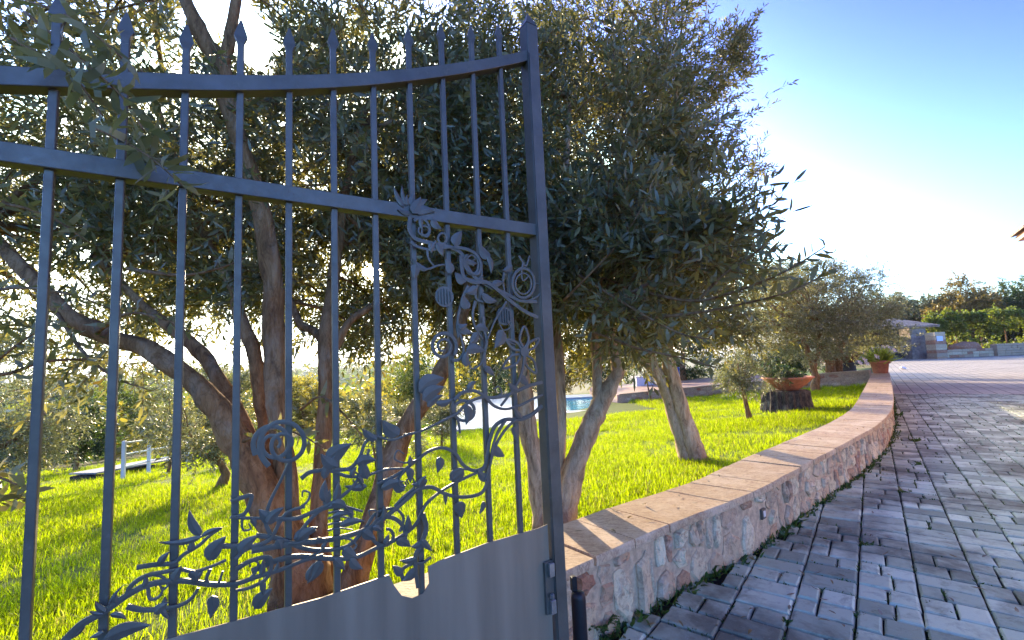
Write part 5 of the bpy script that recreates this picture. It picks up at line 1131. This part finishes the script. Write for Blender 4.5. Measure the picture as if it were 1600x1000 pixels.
for u in (15.0, 11.5):
    p = uv(u, HV + .74); wf = MB().box((p[0], p[1], 1.7), (.1, 1.1, 1.3), -U_ANG).build('window', WHITE, ho); MB().box((p[0] - UN[0] * .052, p[1] - UN[1] * .052, 1.7), (.01, .95, 1.15), -U_ANG).build('pane', BLACK, wf)
# scrap on the drive
sp = at_z(1411, 577, 0); sp[2] = .03; V = []; r = np.random.default_rng(2)
bm = bmesh.new(); bmesh.ops.create_icosphere(bm, subdivisions=2, radius=.12)
for v in bm.verts: v.co = v.co * (1 + .5 * noise.noise(v.co * 9)); v.co.z *= .55; v.co += Vector((sp[0], sp[1], .06))
me = bpy.data.meshes.new('paper_scrap'); bm.to_mesh(me); bm.free(); me.materials.append(SCRAP); tag(link(bpy.data.objects.new('paper_scrap', me)), 'crumpled white scrap lying on the far paving right of the flower pot', 'scrap')

# ------------------------------------------------------------------ weeds: along the wall foot and in the joints
r = np.random.default_rng(77); P = []
for s in np.arange(.9, TOT - 3, .011):
    dens = .55 + .45 * noise.noise(Vector((s * 2.1, 0, 3))) + .25 * noise.noise(Vector((s * 7, 1, 0)))
    if r.random() < dens * 1.1:
        p = facep(s, 0, abs(r.normal(0, .022)) + .004); P.append(p)
P = np.array(P); P = np.repeat(P, 4, 0) + r.normal(0, .008, (len(P) * 4, 3)) * [1, 1, 0]; P[:, 2] = -.012; a = r.uniform(0, 6.28, len(P)); el_ = r.uniform(.15, 1.1, len(P))
D_ = np.stack([np.cos(a) * np.cos(el_), np.sin(a) * np.cos(el_), np.sin(el_)], -1); lv, lf_ = leaf_faces(P, D_, r.uniform(.022, .065, len(P)), r.uniform(.007, .018, len(P)), r, .3)
tag(mesh_from('wall_foot_weeds', lv, lf_, WEED), 'green weeds growing in the gap at the foot of the wall', None, None, 'stuff')
r = np.random.default_rng(31); P = []
for (a, b, u, v, w, h) in kept[:700]:
    if r.random() < .5:
        m_ = int(r.integers(3, 22)); side = r.random() < .5
        for _ in range(m_):
            du, dv = (r.uniform(-h / 2, h / 2), w / 2) if side else (h / 2, r.uniform(-w / 2, w / 2)); P.append((*uv(u + du + r.normal(0, .003), v + dv + r.normal(0, .003)), -.012))
P = np.array(P); a = r.uniform(0, 6.28, len(P)); el_ = r.uniform(.3, 1.3, len(P)); D_ = np.stack([np.cos(a) * np.cos(el_), np.sin(a) * np.cos(el_), np.sin(el_)], -1)
lv, lf_ = leaf_faces(P, D_, r.uniform(.010, .026, len(P)), r.uniform(.003, .008, len(P)), r, .3); tag(mesh_from('joint_moss', lv, lf_, WEED), 'tiny green moss and seedlings in the paving joints', None, None, 'stuff')
def weed(px, py, n, L, label, wdt=.35):
    p = at_z(px, py, -.012); w = thing('weed', p, label, 'weed', 'weeds in the paving joints'); r = np.random.default_rng(px); a = r.uniform(0, 6.28, n); el_ = r.uniform(.1, 1.0, n) ** 1; D_ = np.stack([np.cos(a) * np.cos(el_), np.sin(a) * np.cos(el_), np.sin(el_)], -1)
    lv, lf_ = leaf_faces(p + np.stack([r.normal(0, L * .35, n), r.normal(0, L * .15, n), np.zeros(n)], -1), D_, L * r.uniform(.5, 1.1, n), L * wdt * r.uniform(.6, 1.1, n), r, .4); mesh_from('leaves', lv, lf_, WEED, w)
for k, (x, y, n, L, lb) in enumerate([(1353, 854, 34, .040, 'flat weed tuft in a joint in the middle of the near paving'), (1345, 965, 30, .034, 'dark weed in a joint at the bottom of the picture right of the wall fern'), (1230, 976, 26, .03, 'small weed in a joint at the bottom close to the wall'), (1412, 770, 30, .05, 'weed tuft in a joint halfway along the near paving'),
                                      (1432, 728, 26, .06, 'spread weed between blocks in the middle distance'), (1405, 650, 24, .09, 'weed by the bend where the wall turns away'), (1428, 690, 26, .08, 'weed in a joint just before the wall bend'), (1600, 700, 10, .05, 'tiny weed at the right edge of the paving'), (1452, 945, 16, .024, 'tiny weed low in the nearest paving right of centre')]):
    if x < 1600: weed(x, y, n, L, lb)
fp_ = at_z(934, 990, 0); fe = thing('fern', (fp_[0], fp_[1], -.012), 'dark green fern growing at the near foot of the wall', 'fern'); r = np.random.default_rng(12)
for k in range(9):
    a = k * .7 + r.uniform(-.2, .2); d = np.array([math.cos(a), math.sin(a), 1.3]) * .06; P = smooth_path([(0, 0, 0), d * .6, d * 1.0 + [0, 0, -.005], d * [1.5, 1.5, .95]], 4) + np.array([fp_[0], fp_[1], -.012])
    T = unit(np.gradient(P, axis=0)); sd = unit(np.cross(T, [0, 0, 1.])); PP = np.repeat(P[2:], 2, 0); DD = unit(np.concatenate([np.stack([T[i] * .6 + sd[i], T[i] * .6 - sd[i]]) for i in range(2, len(P))])); n_ = len(PP)
    lv, lf_ = leaf_faces(PP, DD, np.linspace(.035, .015, n_), np.linspace(.012, .006, n_), r, .1); mesh_from('frond', lv, lf_, WEED, fe)

# ------------------------------------------------------------------ fallen leaves on coping, paving and lawn edge
r = np.random.default_rng(99); P = []
for _ in range(150):
    s_ = r.uniform(1.0, TOT - 1); o_, i_ = outer(s_), inner(s_); q_ = o_ + (i_ - o_) * r.uniform(.05, .95); P.append((q_[0], q_[1], .336))
for _ in range(420):
    s_ = r.uniform(1.0, TOT - 2); q_ = facep(s_, 0)[:2]; q_ = q_ + UN * abs(r.normal(0, .45)) + r.normal(0, .03, 2); P.append((q_[0], q_[1], .006))
P = np.array(P); a = r.uniform(0, 6.28, len(P)); D_ = unit(np.stack([np.cos(a), np.sin(a), r.normal(0, .08, len(P))], -1)); lv, lf_ = leaf_faces(P, D_, r.uniform(.03, .055, len(P)), r.uniform(.008, .013, len(P)), r, .2, upbias=6)
DRY = leafmat('fallen_olive_leaf', (.20, .13, .05), (.28, .22, .13), .15, (.3, .2, .05)); tag(mesh_from('fallen_leaves', lv, lf_, DRY), 'dry olive leaves fallen on the coping and paving', None, None, 'stuff')

# ------------------------------------------------------------------ grass
def tuft(name, nb, h, w, spread, seed):
    r = np.random.default_rng(seed); V = []; F_ = []
    for i in range(nb):
        p = np.array([*r.normal(0, spread, 2), -.01]); a = r.uniform(0, 6.28); hh_ = h * r.uniform(.5, 1.15); ln = r.uniform(.1, 1.1) * hh_; d = np.array([math.cos(a), math.sin(a), 0]); s_ = np.array([-d[1], d[0], 0]); W_ = w * r.uniform(.7, 1.2); b = len(V)
        q1 = p + d * ln * .25 + [0, 0, hh_ * .5]; q2 = p + d * ln * .6 + [0, 0, hh_ * .85]; q3 = p + d * ln + [0, 0, hh_]
        V += [p - s_ * W_ * .4, p + s_ * W_ * .4, q1 - s_ * W_ * .5, q1 + s_ * W_ * .5, q2 - s_ * W_ * .32, q2 + s_ * W_ * .32, q3]; F_ += [(b, b + 1, b + 3, b + 2), (b + 2, b + 3, b + 5, b + 4), (b + 4, b + 5, b + 6)]
    me = bpy.data.meshes.new(name); me.from_pydata([tuple(v) for v in V], [], F_); me.materials.append(GRASS); return me
tc_col = bpy.data.collections.new('grass_tufts')
for k in range(5): tc_col.objects.link(bpy.data.objects.new('grass_tuft', tuft('grass_tuft', 18, .058, .0034, .034, k)))
r = np.random.default_rng(5); pts = []; sc = []
for (r0, r1, dens, s_) in ((1.2, 3.2, 800, 1.0), (3.2, 5.5, 480, 1.1), (5.5, 9, 280, 1.15), (9, 15, 120, 1.45), (15, 24, 45, 1.9)):
    area = math.radians(112) * (r1 ** 2 - r0 ** 2) / 2; n_ = int(area * dens); a = r.uniform(math.radians(-58), math.radians(54), n_); q_ = np.sqrt(r.uniform(r0 ** 2, r1 ** 2, n_)); x, y = q_ * np.sin(a), q_ * np.cos(a)
    d = wdist(x, y); k = (d > .015) & (d < 17.6)
    k &= ~((x > X0 - .05) & (y > Yn - .05) & (x < px1 + .2) & (y < py1 + 1.7)); k &= ~((y > np.interp(x, [c3[0], c2[0], c1[0], c0[0]], [c3[1], c2[1], c1[1], c0[1]]) - .06) & (x > px1))
    k &= np.hypot(x - bst[0], y - bst[1]) > .42
    x, y = x[k], y[k]; patch = np.array([noise.noise(Vector((i * .8, j * .8, 0))) for i, j in zip(x, y)]); k = r.uniform(-.9, 1, len(x)) < .55 + patch * 1.2; x, y, patch = x[k], y[k], patch[k]
    pts.append(np.column_stack([x, y, lawn_z(x, y)])); sc.append(s_ * (1 + patch * .6) * r.uniform(.7, 1.3, len(x)))
pts = np.concatenate(pts); sc = np.concatenate(sc); print('tufts', len(pts))
me = bpy.data.meshes.new('lawn_grass'); me.vertices.add(len(pts)); me.vertices.foreach_set('co', pts.astype(np.float32).ravel())
at_ = me.attributes.new('tuft_scale', 'FLOAT', 'POINT'); at_.data.foreach_set('value', sc.astype(np.float32)); at_ = me.attributes.new('tuft_turn', 'FLOAT', 'POINT'); at_.data.foreach_set('value', r.uniform(0, 6.28, len(pts)).astype(np.float32))
gob = link(bpy.data.objects.new('lawn_grass', me)); me.materials.append(GRASS); tag(gob, 'short bright green grass blades covering the lawn', None, None, 'stuff')
ng = bpy.data.node_groups.new('grass_scatter', 'GeometryNodeTree'); ng.interface.new_socket('Geometry', in_out='INPUT', socket_type='NodeSocketGeometry'); ng.interface.new_socket('Geometry', in_out='OUTPUT', socket_type='NodeSocketGeometry')
gi = ng.nodes.new('NodeGroupInput'); go = ng.nodes.new('NodeGroupOutput'); ci = ng.nodes.new('GeometryNodeCollectionInfo'); ci.inputs[0].default_value = tc_col; ci.inputs[1].default_value = True; ci.inputs[2].default_value = True
ip = ng.nodes.new('GeometryNodeInstanceOnPoints'); ip.inputs['Pick Instance'].default_value = True
na = ng.nodes.new('GeometryNodeInputNamedAttribute'); na.data_type = 'FLOAT'; na.inputs[0].default_value = 'tuft_scale'; nb_ = ng.nodes.new('GeometryNodeInputNamedAttribute'); nb_.data_type = 'FLOAT'; nb_.inputs[0].default_value = 'tuft_turn'
cx_ = ng.nodes.new('ShaderNodeCombineXYZ'); ng.links.new(nb_.outputs[0], cx_.inputs[2]); ng.links.new(gi.outputs[0], ip.inputs['Points']); ng.links.new(ci.outputs[0], ip.inputs['Instance']); ng.links.new(na.outputs[0], ip.inputs['Scale']); ng.links.new(cx_.outputs[0], ip.inputs['Rotation'])
ng.links.new(ip.outputs[0], go.inputs[0]); md = gob.modifiers.new('scatter', 'NODES'); md.node_group = ng

# ------------------------------------------------------------------ the air: thin even haze over the valley
hm = bpy.data.materials.new('haze_air'); hm.use_nodes = True; t = hm.node_tree; t.nodes.clear(); pv = t.nodes.new('ShaderNodeVolumePrincipled'); pv.inputs['Color'].default_value = (.86, .90, .95, 1); pv.inputs['Density'].default_value = HAZE; pv.inputs['Anisotropy'].default_value = .45
ou = t.nodes.new('ShaderNodeOutputMaterial'); t.links.new(pv.outputs[0], ou.inputs['Volume'])
zlo = float(Z.min()) - 1; zhi = float(Z.max()) + 12; hb = MB().box((0, 0, (zlo + zhi) / 2), (14200, 14200, zhi - zlo)).build('haze', hm); tag(hb, 'thin pale haze in the air over the valley', None, None, 'stuff')
